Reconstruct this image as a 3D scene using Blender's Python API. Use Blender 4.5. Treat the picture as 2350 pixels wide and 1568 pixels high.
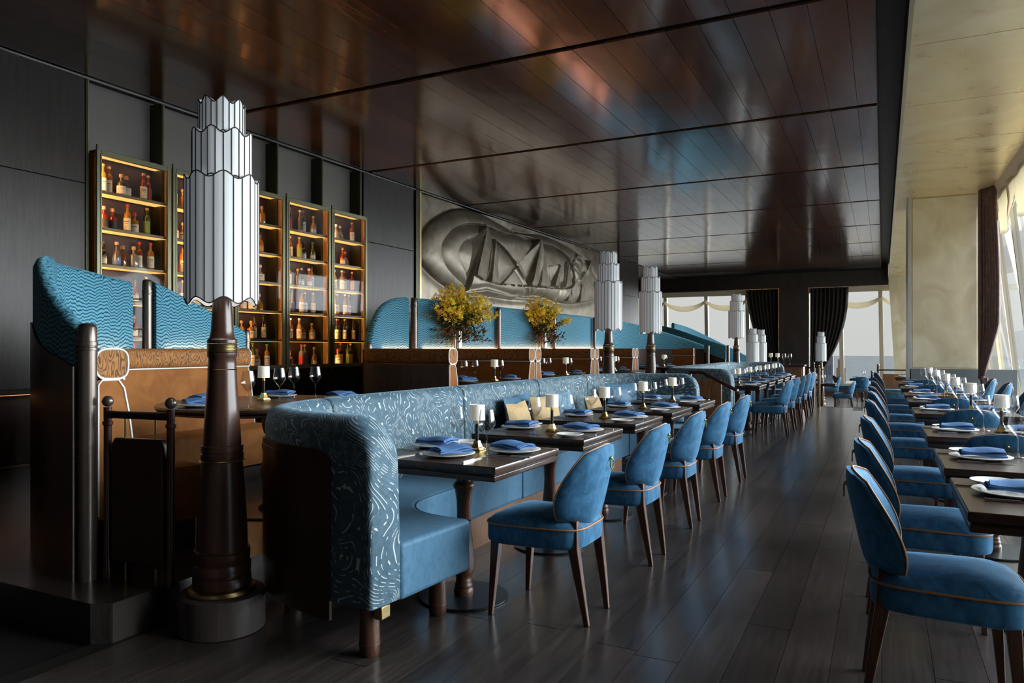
import bpy, bmesh, math, random
import numpy as np
from mathutils import Vector, Matrix
R=random.Random(7); PI=math.pi; cos=math.cos; sin=math.sin
for o in list(bpy.data.objects): bpy.data.objects.remove(o)
SC=bpy.context.scene; COL=SC.collection
# ---------------- camera, world, exposure ----------------
cam=bpy.data.cameras.new('camera'); camo=bpy.data.objects.new('camera',cam); COL.objects.link(camo)
camo.location=(0,0,1.29); camo.rotation_euler=(PI/2,0,math.atan2(851,1690))
cam.sensor_width=36; cam.lens=36*1690/2350; cam.shift_y=15.5/2350; cam.clip_end=60000; cam.clip_start=.05
SC.camera=camo
SC.view_settings.view_transform='Standard'; SC.view_settings.look='None'
SC.view_settings.exposure=1.15; SC.view_settings.gamma=1; SC.view_settings.use_curve_mapping=False
W=bpy.data.worlds.new('world'); SC.world=W; W.use_nodes=True
def NN(nt,t,**k):
    n=nt.nodes.new(t)
    for a,b in k.items():
        if a.startswith('i_'):
            n.inputs[a[2:].replace('_',' ')].default_value=b
        else: setattr(n,a,b)
    return n
def world():
    nt=W.node_tree; nt.nodes.clear(); L=nt.links.new
    out=NN(nt,'ShaderNodeOutputWorld'); bg=NN(nt,'ShaderNodeBackground'); bg.inputs[1].default_value=SKY
    tc=NN(nt,'ShaderNodeTexCoord'); sp=NN(nt,'ShaderNodeSeparateXYZ'); L(tc.outputs['Generated'],sp.inputs[0])
    r=NN(nt,'ShaderNodeValToRGB'); e=r.color_ramp.elements
    e[0].position=0.0; e[0].color=(.56,.56,.545,1); e[1].position=1; e[1].color=(.85,.98,1.2,1)
    for p,c in ((.10,(.60,.595,.57,1)),(.3,(.70,.76,.86,1))):
        x=e.new(p); x.color=c
    L(sp.outputs[2],r.inputs[0])
    mp=NN(nt,'ShaderNodeMapping'); mp.inputs['Scale'].default_value=(1,1,5); L(tc.outputs['Generated'],mp.inputs[0])
    n=NN(nt,'ShaderNodeTexNoise'); n.inputs['Scale'].default_value=2.2; n.inputs['Detail'].default_value=5; L(mp.outputs[0],n.inputs[0])
    cr=NN(nt,'ShaderNodeMapRange'); cr.inputs[1].default_value=.48; cr.inputs[2].default_value=.7; L(n.outputs[0],cr.inputs[0])
    up=NN(nt,'ShaderNodeMapRange'); up.inputs[1].default_value=.12; up.inputs[2].default_value=.4; L(sp.outputs[2],up.inputs[0])
    mu=NN(nt,'ShaderNodeMath',operation='MULTIPLY'); L(cr.outputs[0],mu.inputs[0]); L(up.outputs[0],mu.inputs[1])
    mx=NN(nt,'ShaderNodeMix',data_type='RGBA'); L(mu.outputs[0],mx.inputs[0]); L(r.outputs[0],mx.inputs[6]); mx.inputs[7].default_value=(1.15,1.08,.98,1)
    L(mx.outputs[2],bg.inputs[0]); L(bg.outputs[0],out.inputs[0])
SKY=1.25
world()
def portal(name,loc,rot,sx,sy):
    l=bpy.data.lights.new(name,'AREA'); l.shape='RECTANGLE'; l.size=sx; l.size_y=sy; l.cycles.is_portal=True
    o=bpy.data.objects.new(name,l); COL.objects.link(o); o.location=loc; o.rotation_euler=rot
sl=bpy.data.lights.new('hazy_sun','SUN'); sl.energy=14.5; sl.angle=math.radians(75); sl.color=(.92,.96,1.0)
so=bpy.data.objects.new('hazy_sun',sl); COL.objects.link(so); _d=Vector((-1,-.85,-.20)); so.rotation_euler=_d.to_track_quat('-Z','Y').to_euler()
SC.cycles.transparent_max_bounces=24; SC.cycles.sample_clamp_indirect=6
portal('window_light',(1.9,13.2,1.8),(0,PI/2,0),4.2,32.0)     # long window wall on the right
portal('window_light',(-4.4,29.95,1.6),(-PI/2,0,0),10.5,4.2)     # end windows
# ---------------- materials ----------------
def pm(name,col,rough=.5,metal=0,sheen=0,coat=0,trans=0,emit=None,es=0,spec=.5,ior=1.45):
    m=bpy.data.materials.new(name); m.use_nodes=True; b=m.node_tree.nodes['Principled BSDF']
    b.inputs['Base Color'].default_value=(*col,1); b.inputs['Roughness'].default_value=rough; b.inputs['Metallic'].default_value=metal
    b.inputs['Sheen Weight'].default_value=sheen; b.inputs['Coat Weight'].default_value=coat; b.inputs['Transmission Weight'].default_value=trans
    b.inputs['Specular IOR Level'].default_value=spec; b.inputs['IOR'].default_value=ior
    if sheen: b.inputs['Sheen Roughness'].default_value=.4; b.inputs['Sheen Tint'].default_value=(*[min(1,c*2.5+.15) for c in col],1)
    if emit: b.inputs['Emission Color'].default_value=(*emit,1); b.inputs['Emission Strength'].default_value=es
    return m
def tex(m,scale=(1,1,1),rot=(0,0,0),world_space=False):
    nt=m.node_tree
    if world_space: src=NN(nt,'ShaderNodeNewGeometry').outputs['Position']
    else: src=NN(nt,'ShaderNodeTexCoord').outputs['Object']
    mp=NN(nt,'ShaderNodeMapping'); mp.inputs['Scale'].default_value=scale; mp.inputs['Rotation'].default_value=rot
    nt.links.new(src,mp.inputs[0]); return mp.outputs[0]
def noise(m,vec,scale,detail=3,dist=0,rough=.5):
    n=NN(m.node_tree,'ShaderNodeTexNoise'); n.inputs['Scale'].default_value=scale; n.inputs['Detail'].default_value=detail
    n.inputs['Distortion'].default_value=dist; n.inputs['Roughness'].default_value=rough
    if vec is not None: m.node_tree.links.new(vec,n.inputs[0])
    return n.outputs[0]
def ramp(m,fac,stops):
    r=NN(m.node_tree,'ShaderNodeValToRGB'); e=r.color_ramp.elements
    while len(e)<len(stops): e.new(.5)
    for x,(p,c) in zip(e,stops): x.position=p; x.color=(*c,1)
    m.node_tree.links.new(fac,r.inputs[0]); return r.outputs[0]
def math_(m,op,a,b=None,c=None):
    n=NN(m.node_tree,'ShaderNodeMath',operation=op)
    for i,v in enumerate((a,b,c)):
        if v is None: continue
        if isinstance(v,(int,float)): n.inputs[i].default_value=v
        else: m.node_tree.links.new(v,n.inputs[i])
    return n.outputs[0]
def B(m): return m.node_tree.nodes['Principled BSDF']
def setc(m,out,inp='Base Color'): m.node_tree.links.new(out,B(m).inputs[inp])
def bump(m,h,strength=.2,dist=.01):
    n=NN(m.node_tree,'ShaderNodeBump'); n.inputs['Strength'].default_value=strength; n.inputs['Distance'].default_value=dist
    m.node_tree.links.new(h,n.inputs['Height']); m.node_tree.links.new(n.outputs[0],B(m).inputs['Normal'])
def objrand(m): return NN(m.node_tree,'ShaderNodeObjectInfo').outputs['Random']
def wood(name,c1,c2,rough=.35,scale=(1,1,1),coat=0,gs=10,bs=.1,perobj=False,spec=.5):
    m=pm(name,c1,rough,coat=coat,spec=spec); v=tex(m,scale)
    if perobj:
        a=NN(m.node_tree,'ShaderNodeVectorMath',operation='ADD'); cx=NN(m.node_tree,'ShaderNodeCombineXYZ')
        r=math_(m,'MULTIPLY',objrand(m),57.0); m.node_tree.links.new(r,cx.inputs[0]); m.node_tree.links.new(r,cx.inputs[2])
        m.node_tree.links.new(v,a.inputs[0]); m.node_tree.links.new(cx.outputs[0],a.inputs[1]); v=a.outputs[0]
    n=noise(m,v,gs,8,.6,.65); col=ramp(m,n,[(.32,c2),(.68,c1)])
    if perobj:
        hs=NN(m.node_tree,'ShaderNodeHueSaturation'); m.node_tree.links.new(col,hs.inputs['Color'])
        m.node_tree.links.new(math_(m,'MULTIPLY_ADD',objrand(m),.6,.7),hs.inputs['Value']); col=hs.outputs[0]
    setc(m,col); bump(m,n,bs,.004); return m
MT={}
MT['floor']=wood('floor_oak',(.046,.037,.033),(.020,.0155,.0135),.27,(9,.55,1),gs=4,bs=.2,perobj=True)
B(MT['floor']).inputs['Coat Weight'].default_value=.35; B(MT['floor']).inputs['Coat Roughness'].default_value=.16
MT['floor_gap']=pm('floor_gap',(.008,.007,.006),.6)
# ceiling panels: lacquered mahogany with slight oil-canning
m=wood('ceiling_mahogany',(.15,.062,.036),(.095,.038,.022),.16,(6,.5,1),gs=4,bs=0,perobj=True); MT['ceil']=m
nb=noise(m,tex(m,(.9,.55,1),world_space=True),2.6,2); bump(m,nb,.28,.012); B(m).inputs['Coat Weight'].default_value=.75; B(m).inputs['Coat Roughness'].default_value=.13; m.node_tree.links.new(B(m).inputs['Normal'].links[0].from_socket,B(m).inputs['Coat Normal'])
nr=noise(m,tex(m,(20,2,1)),3,3); setc(m,math_(m,'MULTIPLY_ADD',nr,.12,.10),'Roughness')
MT['black']=pm('black_gap',(.004,.004,.004),.6)
MT['darkwood']=wood('dark_stained_oak_panel',(.062,.048,.043),(.031,.023,.020),.42,(7,7,.6),gs=4,bs=.25)
MT['mahog']=wood('dark_mahogany',(.045,.014,.008),(.022,.007,.004),.28,(8,8,.7),gs=4,bs=.08)
MT['table']=wood('table_walnut',(.042,.022,.015),(.024,.012,.008),.24,(6,1,6),gs=4,bs=.05,perobj=True)
MT['leg']=wood('leg_walnut',(.085,.036,.020),(.042,.017,.010),.3,(8,8,1),gs=5,bs=.05)
MT['kick']=wood('warm_walnut',(.22,.105,.05),(.12,.055,.025),.4,(6,6,1),gs=5,bs=.1)
m=pm('champagne_leaf',(.62,.52,.33),.3,metal=.6); MT['gold']=m
n=noise(m,tex(m,(1,1,1)),2.2,6,.5); setc(m,ramp(m,n,[(.3,(.86,.70,.42)),(.7,(1.0,.88,.60))])); bump(m,noise(m,tex(m,(.8,.5,1),world_space=True),1.6,1),.12,.02)
setc(m,math_(m,'MULTIPLY_ADD',n,.3,.16),'Roughness')
m=pm('gilded_panel',(.6,.55,.4),.5,metal=.15); MT['goldcol']=m
n=noise(m,tex(m,(1,1,.7)),2.6,7,.8); setc(m,ramp(m,n,[(.3,(.74,.63,.40)),(.7,(.97,.89,.66))]))
MT['goldedge']=pm('pale_brass_edge',(.75,.68,.5),.25,metal=.9)
MT['silver']=pm('brushed_nickel',(.6,.6,.58),.35,metal=.9)
MT['greypanel']=pm('grey_lacquer_panel',(.50,.475,.45),.42)
MT['greybase']=pm('grey_dado',(.20,.23,.25),.5)
MT['olive']=pm('olive_bronze',(.30,.30,.18),.4,metal=.3)
MT['olivedark']=pm('dark_bronze',(.055,.047,.018),.4,metal=.4)
m=pm('dark_green_marble',(.02,.03,.032),.25); MT['marble']=m
setc(m,ramp(m,noise(m,tex(m),9,9,1.5,.7),[(.35,(.008,.012,.013)),(.7,(.045,.06,.062))]))
def velvet(name,c1,c2,sheen=.5,sc=(1,1,1),ns=14,rough=.75):
    m=pm(name,c1,rough,sheen=sheen,spec=.2); v=tex(m,sc)
    n=noise(m,v,ns,6,1.0,.65); setc(m,ramp(m,n,[(.33,c2),(.67,c1)])); bump(m,noise(m,v,160,2),.15,.002); return m
MT['chair']=velvet('blue_velvet',(.040,.150,.275),(.013,.060,.125),.45,(1,1,.6),16)
MT['seatblue']=velvet('blue_leather',(.078,.175,.27),(.048,.125,.205),.12,(1,1,.5),30,.5)
MT['caramel']=velvet('caramel_velvet',(.29,.115,.030),(.205,.074,.018),.1,(1,1,1),5)
def moire(name,base1,base2,line,axis_scale,k,amp,ns,width=.86,rough=.7,sheen=.4,lines2=None):
    m=pm(name,base1,rough,sheen=sheen,spec=.2); v=tex(m,axis_scale)
    sp=NN(m.node_tree,'ShaderNodeSeparateXYZ'); m.node_tree.links.new(tex(m),sp.inputs[0])
    n=noise(m,v,ns,2.5,.0,.6)
    ph=math_(m,'MULTIPLY_ADD',n,amp,math_(m,'MULTIPLY',sp.outputs[2],k))
    s=math_(m,'SINE',ph); u=math_(m,'MULTIPLY_ADD',s,.5,.5)
    c=ramp(m,u,[(.0,base2),(width,base1),(min(width+.09,1),line)])
    setc(m,c); bump(m,u,.5,.004); return m
MT['screen']=moire('teal_moire_velvet',(.058,.24,.36),(.135,.37,.485),(.006,.05,.085),(1,1,.22),235,38,10,.80)
m=pm('caramel_moire',(.27,.12,.03),.7,sheen=.06); MT['roll']=m
sp=NN(m.node_tree,'ShaderNodeSeparateXYZ'); m.node_tree.links.new(tex(m),sp.inputs[0])
n=noise(m,tex(m,(1,1,.28)),14,2,0,.55); s=math_(m,'SINE',math_(m,'MULTIPLY',n,95)); u=math_(m,'MULTIPLY_ADD',s,.5,.5)
setc(m,ramp(m,u,[(0,(.36,.155,.036)),(.75,(.27,.102,.022)),(.95,(.09,.03,.008))])); bump(m,u,.4,-.003)
m=pm('blue_stroke_velvet',(.06,.14,.2),.65,sheen=.35,spec=.25); MT['stroke']=m
v=tex(m); n=noise(m,v,2.8,1.2,.4,.5); sx=NN(m.node_tree,'ShaderNodeSeparateXYZ'); m.node_tree.links.new(v,sx.inputs[0]); sxy=math_(m,'MULTIPLY',math_(m,'ADD',math_(m,'ADD',sx.outputs[0],sx.outputs[1]),math_(m,'MULTIPLY',sx.outputs[2],.7)),190); s=math_(m,'SINE',math_(m,'MULTIPLY_ADD',n,190,sxy)); br=noise(m,v,26,1.5)
br=math_(m,'GREATER_THAN',br,.50); th=math_(m,'MULTIPLY',math_(m,'GREATER_THAN',s,.84),br)
base=ramp(m,noise(m,v,30,3),[(.35,(.040,.080,.112)),(.65,(.062,.112,.148))])
mx=NN(m.node_tree,'ShaderNodeMix',data_type='RGBA'); m.node_tree.links.new(th,mx.inputs[0]); m.node_tree.links.new(base,mx.inputs[6]); mx.inputs[7].default_value=(.42,.47,.46,1)
setc(m,mx.outputs[2]); bump(m,s,.15,.002)
MT['piping']=pm('white_piping',(.72,.74,.72),.6)
MT['brownpipe']=pm('tan_piping',(.30,.12,.035),.5)
MT['navypipe']=pm('navy_piping',(.02,.07,.12),.5)
MT['brass']=pm('polished_brass',(.80,.60,.22),.16,metal=1)
MT['abrass']=pm('aged_brass',(.33,.24,.11),.3,metal=1)
MT['bronze_post']=pm('gunmetal_bronze',(.14,.115,.10),.3,metal=.7)
MT['lampwood']=wood('lamp_mahogany',(.060,.027,.018),(.034,.015,.010),.26,(6,6,.8),gs=4,bs=.04)
m=pm('white_linen_shade',(.70,.72,.72),.85,emit=(.82,.9,1.0),es=.05); MT['shade']=m
m.node_tree.nodes['Principled BSDF'].inputs['Subsurface Weight'].default_value=0
bump(m,noise(m,tex(m,(30,30,300)),4,2),.1,.002)
MT['rib']=pm('black_braid',(.025,.018,.015),.7)
MT['tshade']=pm('ivory_lampshade',(.80,.77,.69),.8,emit=(1,.88,.68),es=.06)
MT['plate']=pm('white_porcelain',(.78,.78,.76),.2,coat=.4)
MT['napkin']=velvet('blue_linen',(.075,.17,.36),(.05,.125,.28),.1,(1,1,1),40,.8)
MT['steel']=pm('polished_steel',(.62,.58,.52),.2,metal=1)
MT['blackm']=pm('black_metal',(.015,.015,.016),.35,metal=.5)
MT['basedisc']=pm('blackened_steel',(.02,.024,.028),.3,metal=.6)
MT['tan']=velvet('tan_weave',(.46,.33,.18),(.34,.24,.12),.2,(1,1,1),60)
MT['blueweave']=velvet('blue_weave',(.20,.32,.42),(.07,.16,.24),.2,(1,1,1),50)
m=pm('bronze_relief',(.24,.215,.18),.42,metal=.35); MT['relief']=m
v=tex(m,(1,1,1),world_space=True); n=noise(m,v,3,8,.6,.7); setc(m,ramp(m,n,[(.3,(.21,.17,.125)),(.72,(.47,.395,.305))])); bump(m,noise(m,v,45,4),.12,.004)
MT['curtain']=velvet('brown_velvet_curtain',(.19,.125,.11),(.10,.066,.058),.3,(1,1,1),8)
MT['curtaindark']=pm('black_brown_curtain',(.038,.031,.028),.8,sheen=.2)
MT['frame']=pm('beige_window_frame',(.80,.72,.58),.4)
MT['sheer']=pm('cream_sheer_swag',(.82,.76,.62),.8)
def translucent(m,col,f=.5):
    nt=m.node_tree; t=NN(nt,'ShaderNodeBsdfTranslucent'); t.inputs[0].default_value=(*col,1); mx=NN(nt,'ShaderNodeMixShader'); mx.inputs[0].default_value=f
    o=[n for n in nt.nodes if n.type=='OUTPUT_MATERIAL'][0]; nt.links.new(B(m).outputs[0],mx.inputs[1]); nt.links.new(t.outputs[0],mx.inputs[2]); nt.links.new(mx.outputs[0],o.inputs[0])
translucent(MT['sheer'],(.85,.78,.62),.6)
MT['petal']=pm('yellow_petals',(1.0,.80,.06),.6,sheen=.2); MT['petal2']=pm('orange_petals',(.9,.45,.03),.6)
MT['leaf']=pm('dark_green_leaves',(.035,.07,.018),.5); MT['leaf2']=pm('bronze_leaves',(.16,.06,.015),.5); MT['stem']=pm('stems',(.07,.05,.02),.6)
def glassm(name,tint,refl=.9,ior=1.45,edge=1.0):
    m=bpy.data.materials.new(name); m.use_nodes=True; nt=m.node_tree; nt.nodes.clear(); L=nt.links.new
    o=NN(nt,'ShaderNodeOutputMaterial'); mx=NN(nt,'ShaderNodeMixShader'); t=NN(nt,'ShaderNodeBsdfTransparent'); g=NN(nt,'ShaderNodeBsdfGlossy'); f=NN(nt,'ShaderNodeFresnel')
    t.inputs[0].default_value=(*tint,1); g.inputs['Roughness'].default_value=.03; g.inputs[0].default_value=(refl,refl,refl,1); f.inputs[0].default_value=ior
    ge=NN(nt,'ShaderNodeNewGeometry'); mr=NN(nt,'ShaderNodeMapRange'); mr.inputs[3].default_value=ior; mr.inputs[4].default_value=1/ior
    lw=NN(nt,'ShaderNodeLayerWeight'); lw.inputs[0].default_value=.35; tm=NN(nt,'ShaderNodeMix',data_type='RGBA'); tm.inputs[6].default_value=(*tint,1); tm.inputs[7].default_value=(*[c*edge for c in tint],1)
    L(lw.outputs['Facing'],tm.inputs[0]); L(tm.outputs[2],t.inputs[0])
    L(ge.outputs['Backfacing'],mr.inputs[0]); L(mr.outputs[0],f.inputs[0]); L(f.outputs[0],mx.inputs[0]); L(t.outputs[0],mx.inputs[1]); L(g.outputs[0],mx.inputs[2]); L(mx.outputs[0],o.inputs[0]); return m
MT['glass']=glassm('clear_glass',(.97,.975,.98),1,1.5,.8)
MT['pane']=glassm('window_glass',(.97,.98,.98),.8,1.3)
MT['paneend']=glassm('tinted_window_glass',(.63,.64,.64),.8,1.3)
m=glassm('sheer_screen_glass',(.85,.87,.87),.8,1.3); MT['pane2']=m
MT['bcap']=[pm('bottle_cork',(.50,.32,.16),.6),pm('black_cap',(.02,.02,.02),.4),pm('red_cap',(.5,.03,.03),.4),pm('gold_cap',(.6,.4,.12),.3,metal=.8),pm('green_cap',(.08,.35,.06),.4),pm('white_cap',(.7,.7,.68),.4)]
BC=[('amber',(.18,.045,.006)),('red',(.22,.012,.006)),('clear',(.20,.18,.14)),('dark',(.02,.010,.006)),('green',(.05,.08,.012)),('golden',(.34,.15,.02)),('smoky',(.07,.055,.045))]
def liquor(n,c):
    m=pm('liquor_'+n,c,.08,spec=.7); b=B(m); b.inputs['Coat Weight'].default_value=.6; return m
MT['bot']=[liquor(n,c) for n,c in BC]
LC=[('cream',(.78,.68,.48)),('white',(.82,.78,.70)),('red',(.50,.05,.04)),('black',(.03,.025,.025)),('green',(.25,.35,.08)),('blue',(.10,.16,.35)),('orange',(.75,.33,.06))]
MT['lab']=[pm('label_'+n,c,.6) for n,c in LC]
MT['ink']=pm('label_ink',(.05,.03,.03),.6); MT['inkred']=pm('label_red_ink',(.55,.05,.03),.6)
MT['shelf']=pm('amber_shelf',(.16,.12,.06),.35,metal=.3)
MT['cabin']=pm('cabinet_back',(.045,.022,.020),.5)
MT['cabside']=pm('cabinet_side_gilt',(.60,.33,.10),.4,metal=.3)
MT['ledtrim']=pm('dim_led_ledge',(1,.6,.3),.5,emit=(1,.42,.14),es=.5)
MT['led']=pm('warm_led_strip',(1,.6,.25),.5,emit=(1,.56,.22),es=42)
MT['ledwide']=pm('amber_diffuser',(.6,.35,.1),.5,emit=(1,.50,.13),es=.55)
MT['panecab']=glassm('cabinet_glass',(.97,.97,.96),.35,1.25)
MT['ledlow']=pm('warm_led_ledge',(1,.6,.3),.5,emit=(1,.32,.15),es=14)
MT['sea']=pm('sea',(.16,.22,.235),.5,emit=(.2,.26,.27),es=.0)
m=MT['sea']; setc(m,ramp(m,noise(m,tex(m,(.0004,.0014,1)),3,6),[(.35,(.040,.052,.052)),(.65,(.075,.088,.085))])); 
MT['land']=pm('hazy_land',(.34,.32,.29),.9)
m=MT['land']; setc(m,ramp(m,noise(m,tex(m,(.01,.01,1)),6,8,0,.8),[(.4,(.10,.10,.095)),(.62,(.36,.33,.29))]))
MT['bld']=[pm('hazy_stone_%d'%i,c,.8) for i,c in enumerate([(.16,.165,.18),(.24,.15,.09),(.28,.26,.23),(.13,.14,.15)])]
MT['bwin']=pm('tower_window',(.1,.11,.13),.3)
# ---------------- mesh helpers ----------------
class MB:
    def __init__(s): s.v=[]; s.f=[]
    def add(s,vs,fs):
        b=len(s.v); s.v+= [tuple(p) for p in vs]; s.f+=[tuple(b+i for i in f) for f in fs]; return s
    def box(s,x0,x1,y0,y1,z0,z1):
        return s.add([(x0,y0,z0),(x1,y0,z0),(x1,y1,z0),(x0,y1,z0),(x0,y0,z1),(x1,y0,z1),(x1,y1,z1),(x0,y1,z1)],
          [(0,3,2,1),(4,5,6,7),(0,1,5,4),(1,2,6,5),(2,3,7,6),(3,0,4,7)])
    def lathe(s,prof,n=24,c=(0,0,0),fn=None):
        vs=[];fs=[]
        for r,z in prof:
            for i in range(n):
                a=2*PI*i/n; rr=r*(fn(a) if fn else 1); vs.append((c[0]+rr*cos(a),c[1]+rr*sin(a),c[2]+z))
        for j in range(len(prof)-1):
            for i in range(n):
                k=(i+1)%n; fs.append((j*n+i,j*n+k,(j+1)*n+k,(j+1)*n+i))
        if prof[0][0]>1e-4: fs.append(tuple(reversed(range(n))))
        if prof[-1][0]>1e-4: fs.append(tuple((len(prof)-1)*n+i for i in range(n)))
        return s.add(vs,fs)
    def loft(s,rings,closed=True,cap=True):
        n=len(rings[0]); vs=[p for r in rings for p in r]; fs=[]
        for j in range(len(rings)-1):
            for i in range(n if closed else n-1):
                k=(i+1)%n; fs.append((j*n+i,j*n+k,(j+1)*n+k,(j+1)*n+i))
        if cap and closed: fs.append(tuple(reversed(range(n)))); fs.append(tuple((len(rings)-1)*n+i for i in range(n)))
        return s.add(vs,fs)
    def tube(s,pts,r,n=8,closed=False,cap=True):
        P=[Vector(p) for p in pts]; rings=[]; N=len(P); up=None
        for i,p in enumerate(P):
            a=P[(i-1)%N] if (closed or i>0) else p; b=P[(i+1)%N] if (closed or i<N-1) else p
            t=(b-a).normalized()
            if up is None: up=Vector((0,0,1)) if abs(t.z)<.9 else Vector((1,0,0))
            x=t.cross(up)
            if x.length<1e-5: x=t.cross(Vector((0,1,0)))
            x.normalize(); y=x.cross(t).normalized(); up=y
            rr=r[i] if isinstance(r,(list,tuple)) else r
            rings.append([p+x*rr*cos(2*PI*k/n)+y*rr*sin(2*PI*k/n) for k in range(n)])
        if closed: rings.append(rings[0]); return s.loft(rings,True,False)
        return s.loft(rings,True,cap)
    def prism(s,poly,z0,z1):
        n=len(poly); return s.add([(x,y,z0) for x,y in poly]+[(x,y,z1) for x,y in poly],[tuple(reversed(range(n))),tuple(range(n,2*n))]+[(i,(i+1)%n,n+(i+1)%n,n+i) for i in range(n)])
    def ext(s,poly,fn,d0,d1):   # poly of (a,b), fn(a,b,d)->xyz
        n=len(poly); return s.add([fn(a,b,d0) for a,b in poly]+[fn(a,b,d1) for a,b in poly],[tuple(reversed(range(n))),tuple(range(n,2*n))]+[(i,(i+1)%n,n+(i+1)%n,n+i) for i in range(n)])
    def sphere(s,c,r,n=12,sz=1):
        return s.lathe([(max(r*sin(PI*j/8),1e-5),-r*sz*cos(PI*j/8)) for j in range(9)],n,c)
def mk(name,mb,mat,parent=None,loc=(0,0,0),rz=0,smooth=None,bevel=0,kind=None):
    me=bpy.data.meshes.new(name); me.from_pydata(mb.v,[],mb.f); me.validate(); 
    me.materials.append(MT[mat] if isinstance(mat,str) else mat)
    b=bmesh.new(); b.from_mesh(me); bmesh.ops.recalc_face_normals(b,faces=b.faces); b.to_mesh(me); b.free()
    o=bpy.data.objects.new(name,me); COL.objects.link(o); o.location=loc; o.rotation_euler=(0,0,rz)
    if parent: o.parent=parent
    if bevel:
        q=o.modifiers.new('bevel','BEVEL'); q.width=bevel; q.segments=3 if bevel>.012 else 2; q.limit_method='ANGLE'; q.angle_limit=.6; q.harden_normals=False
        smooth=40 if smooth is None else smooth
    if smooth:
        me.shade_smooth()
        try: me.set_sharp_from_angle(angle=math.radians(smooth))
        except Exception: pass
    if kind: o['kind']=kind
    return o
def thing(name,label,cat,loc=(0,0,0),rz=0,group=None):
    o=bpy.data.objects.new(name,None); COL.objects.link(o); o.empty_display_size=.1; o.location=loc; o.rotation_euler=(0,0,rz)
    tag(o,label,cat,group); return o
def tag(o,label,cat,group=None):
    o['label']=label; o['category']=cat
    if group: o['group']=group
    return o
KID={}
def dup(root,loc,rz=0,label=None,group=None):
    def cp(o,par):
        c=o.copy(); COL.objects.link(c)
        if par: c.parent=par
        for k in kids(o): cp(k,c)
        return c
    r=cp(root,None); r.location=loc; r.rotation_euler=(0,0,rz)
    if label: r['label']=label
    if group: r['group']=group
    return r
def kids(o):
    return list(o.children)
def struct(name,mb,mat,parent=None,**k): 
    o=mk(name,mb,mat,parent,**k)
    if not parent: o['kind']='structure'
    return o
class Proto:   # first placing uses the prototype itself, later ones copy it
    def __init__(s,root): s.r=root; s.used=False
    def put(s,loc,rz,label,group=None):
        if not s.used:
            s.used=True; o=s.r; o.location=loc; o.rotation_euler=(0,0,rz); o['label']=label
            if group: o['group']=group
            return o
        return dup(s.r,loc,rz,label,group)
def crom(P,n=6,closed=False):
    out=[]; N=len(P); P=[Vector(p) for p in P]
    rng=range(N) if closed else range(N-1)
    for i in rng:
        p0=P[(i-1)%N] if closed or i>0 else P[i]*2-P[i+1]; p1=P[i]; p2=P[(i+1)%N]; p3=P[(i+2)%N] if closed or i+2<N else P[i+1]*2-P[i]
        for k in range(n):
            t=k/n; out.append(.5*((2*p1)+(p2-p0)*t+(2*p0-5*p1+4*p2-p3)*t*t+(3*p1-p0-3*p2+p3)*t**3))
    if not closed: out.append(P[-1])
    return out
def path2(P,n=8):
    """smooth 2D path -> list of (pos, normal right of travel, arclength)"""
    Q=crom([(x,y,0) for x,y in P],n); out=[]; s=0
    for i,p in enumerate(Q):
        a=Q[max(i-1,0)]; b=Q[min(i+1,len(Q)-1)]; d=(b-a).normalized()
        if i: s+=(p-Q[i-1]).length
        out.append((p,Vector((d.y,-d.x,0)),s))
    return out
def sweep(mb,pth,prof,s0=None,s1=None,top=None):
    """prof: list of (n,z); top(s)->fn z remap"""
    rings=[]
    for p,nn,s in pth:
        if s0 is not None and s<s0-1e-6: continue
        if s1 is not None and s>s1+1e-6: continue
        ring=[]
        for a,z in prof:
            zz=top(s,z) if top else z
            ring.append((p.x+nn.x*a,p.y+nn.y*a,zz))
        rings.append(ring)
    mb.loft(rings); return rings
def superell(hx,hy,n=32,e=4):
    L=[]
    for i in range(n):
        a=2*PI*i/n; c,s_=cos(a),sin(a); L.append((hx*abs(c)**(2/e)*(1 if c>=0 else -1),hy*abs(s_)**(2/e)*(1 if s_>=0 else -1)))
    return L
# ================= SETTING =================
H=4.07
fl=struct('floor',MB().box(-3.1,2.1,-1.5,17.6,-.47,-.006),'floor_gap')
pk=MB().box(-.092,.092,-1.098,1.098,-.006,.0)
pk0=None
for i in range(25):
    x=-2.98+.186*i+.093; off=R.uniform(0,2.2)
    y=1.0-off+1.1
    if x>1.0: y=max(y,1.0-off+1.1+4.4)
    while y<17.6:
        y0=y-1.098; y1=min(y+1.098,17.59)
        if y1-y0>.15:
            if y1-y0>2.19:
                if pk0 is None: pk0=mk('plank',pk,'floor',fl,(x,y,0)); o=pk0
                else: o=pk0.copy(); COL.objects.link(o); o.parent=fl; o.location=(x,y,0)
            else: mk('plank',MB().box(-.092,.092,-(y1-y0)/2,(y1-y0)/2,-.006,0),'floor',fl,(x,(y0+y1)/2,0))
        y+=2.2
# raised platform with rounded kerb, and the lower end floor
edge=[(-7.3,-1.5),(-4.2,-1.5),(-4.2,2.05),(-3.1,2.05),(-3.02,2.1),(-3.02,8.4),(-2.35,8.7),(-2.35,10.2),(-3.02,10.4),(-3.02,17.6),(-7.3,17.6)]
struct('floor',MB().prism(edge,-.02,.17),'floor')
struct('floor',MB().box(-9.6,2.1,17.6,30.4,-.6,-.45),'floor')
struct('floor',MB().box(-9.6,-3.1,-1.5,17.6,-.6,-.02),'floor_gap')
struct('trim_1',MB().box(-3.1,2.0,17.6,17.63,-.45,.004),'abrass')
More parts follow.
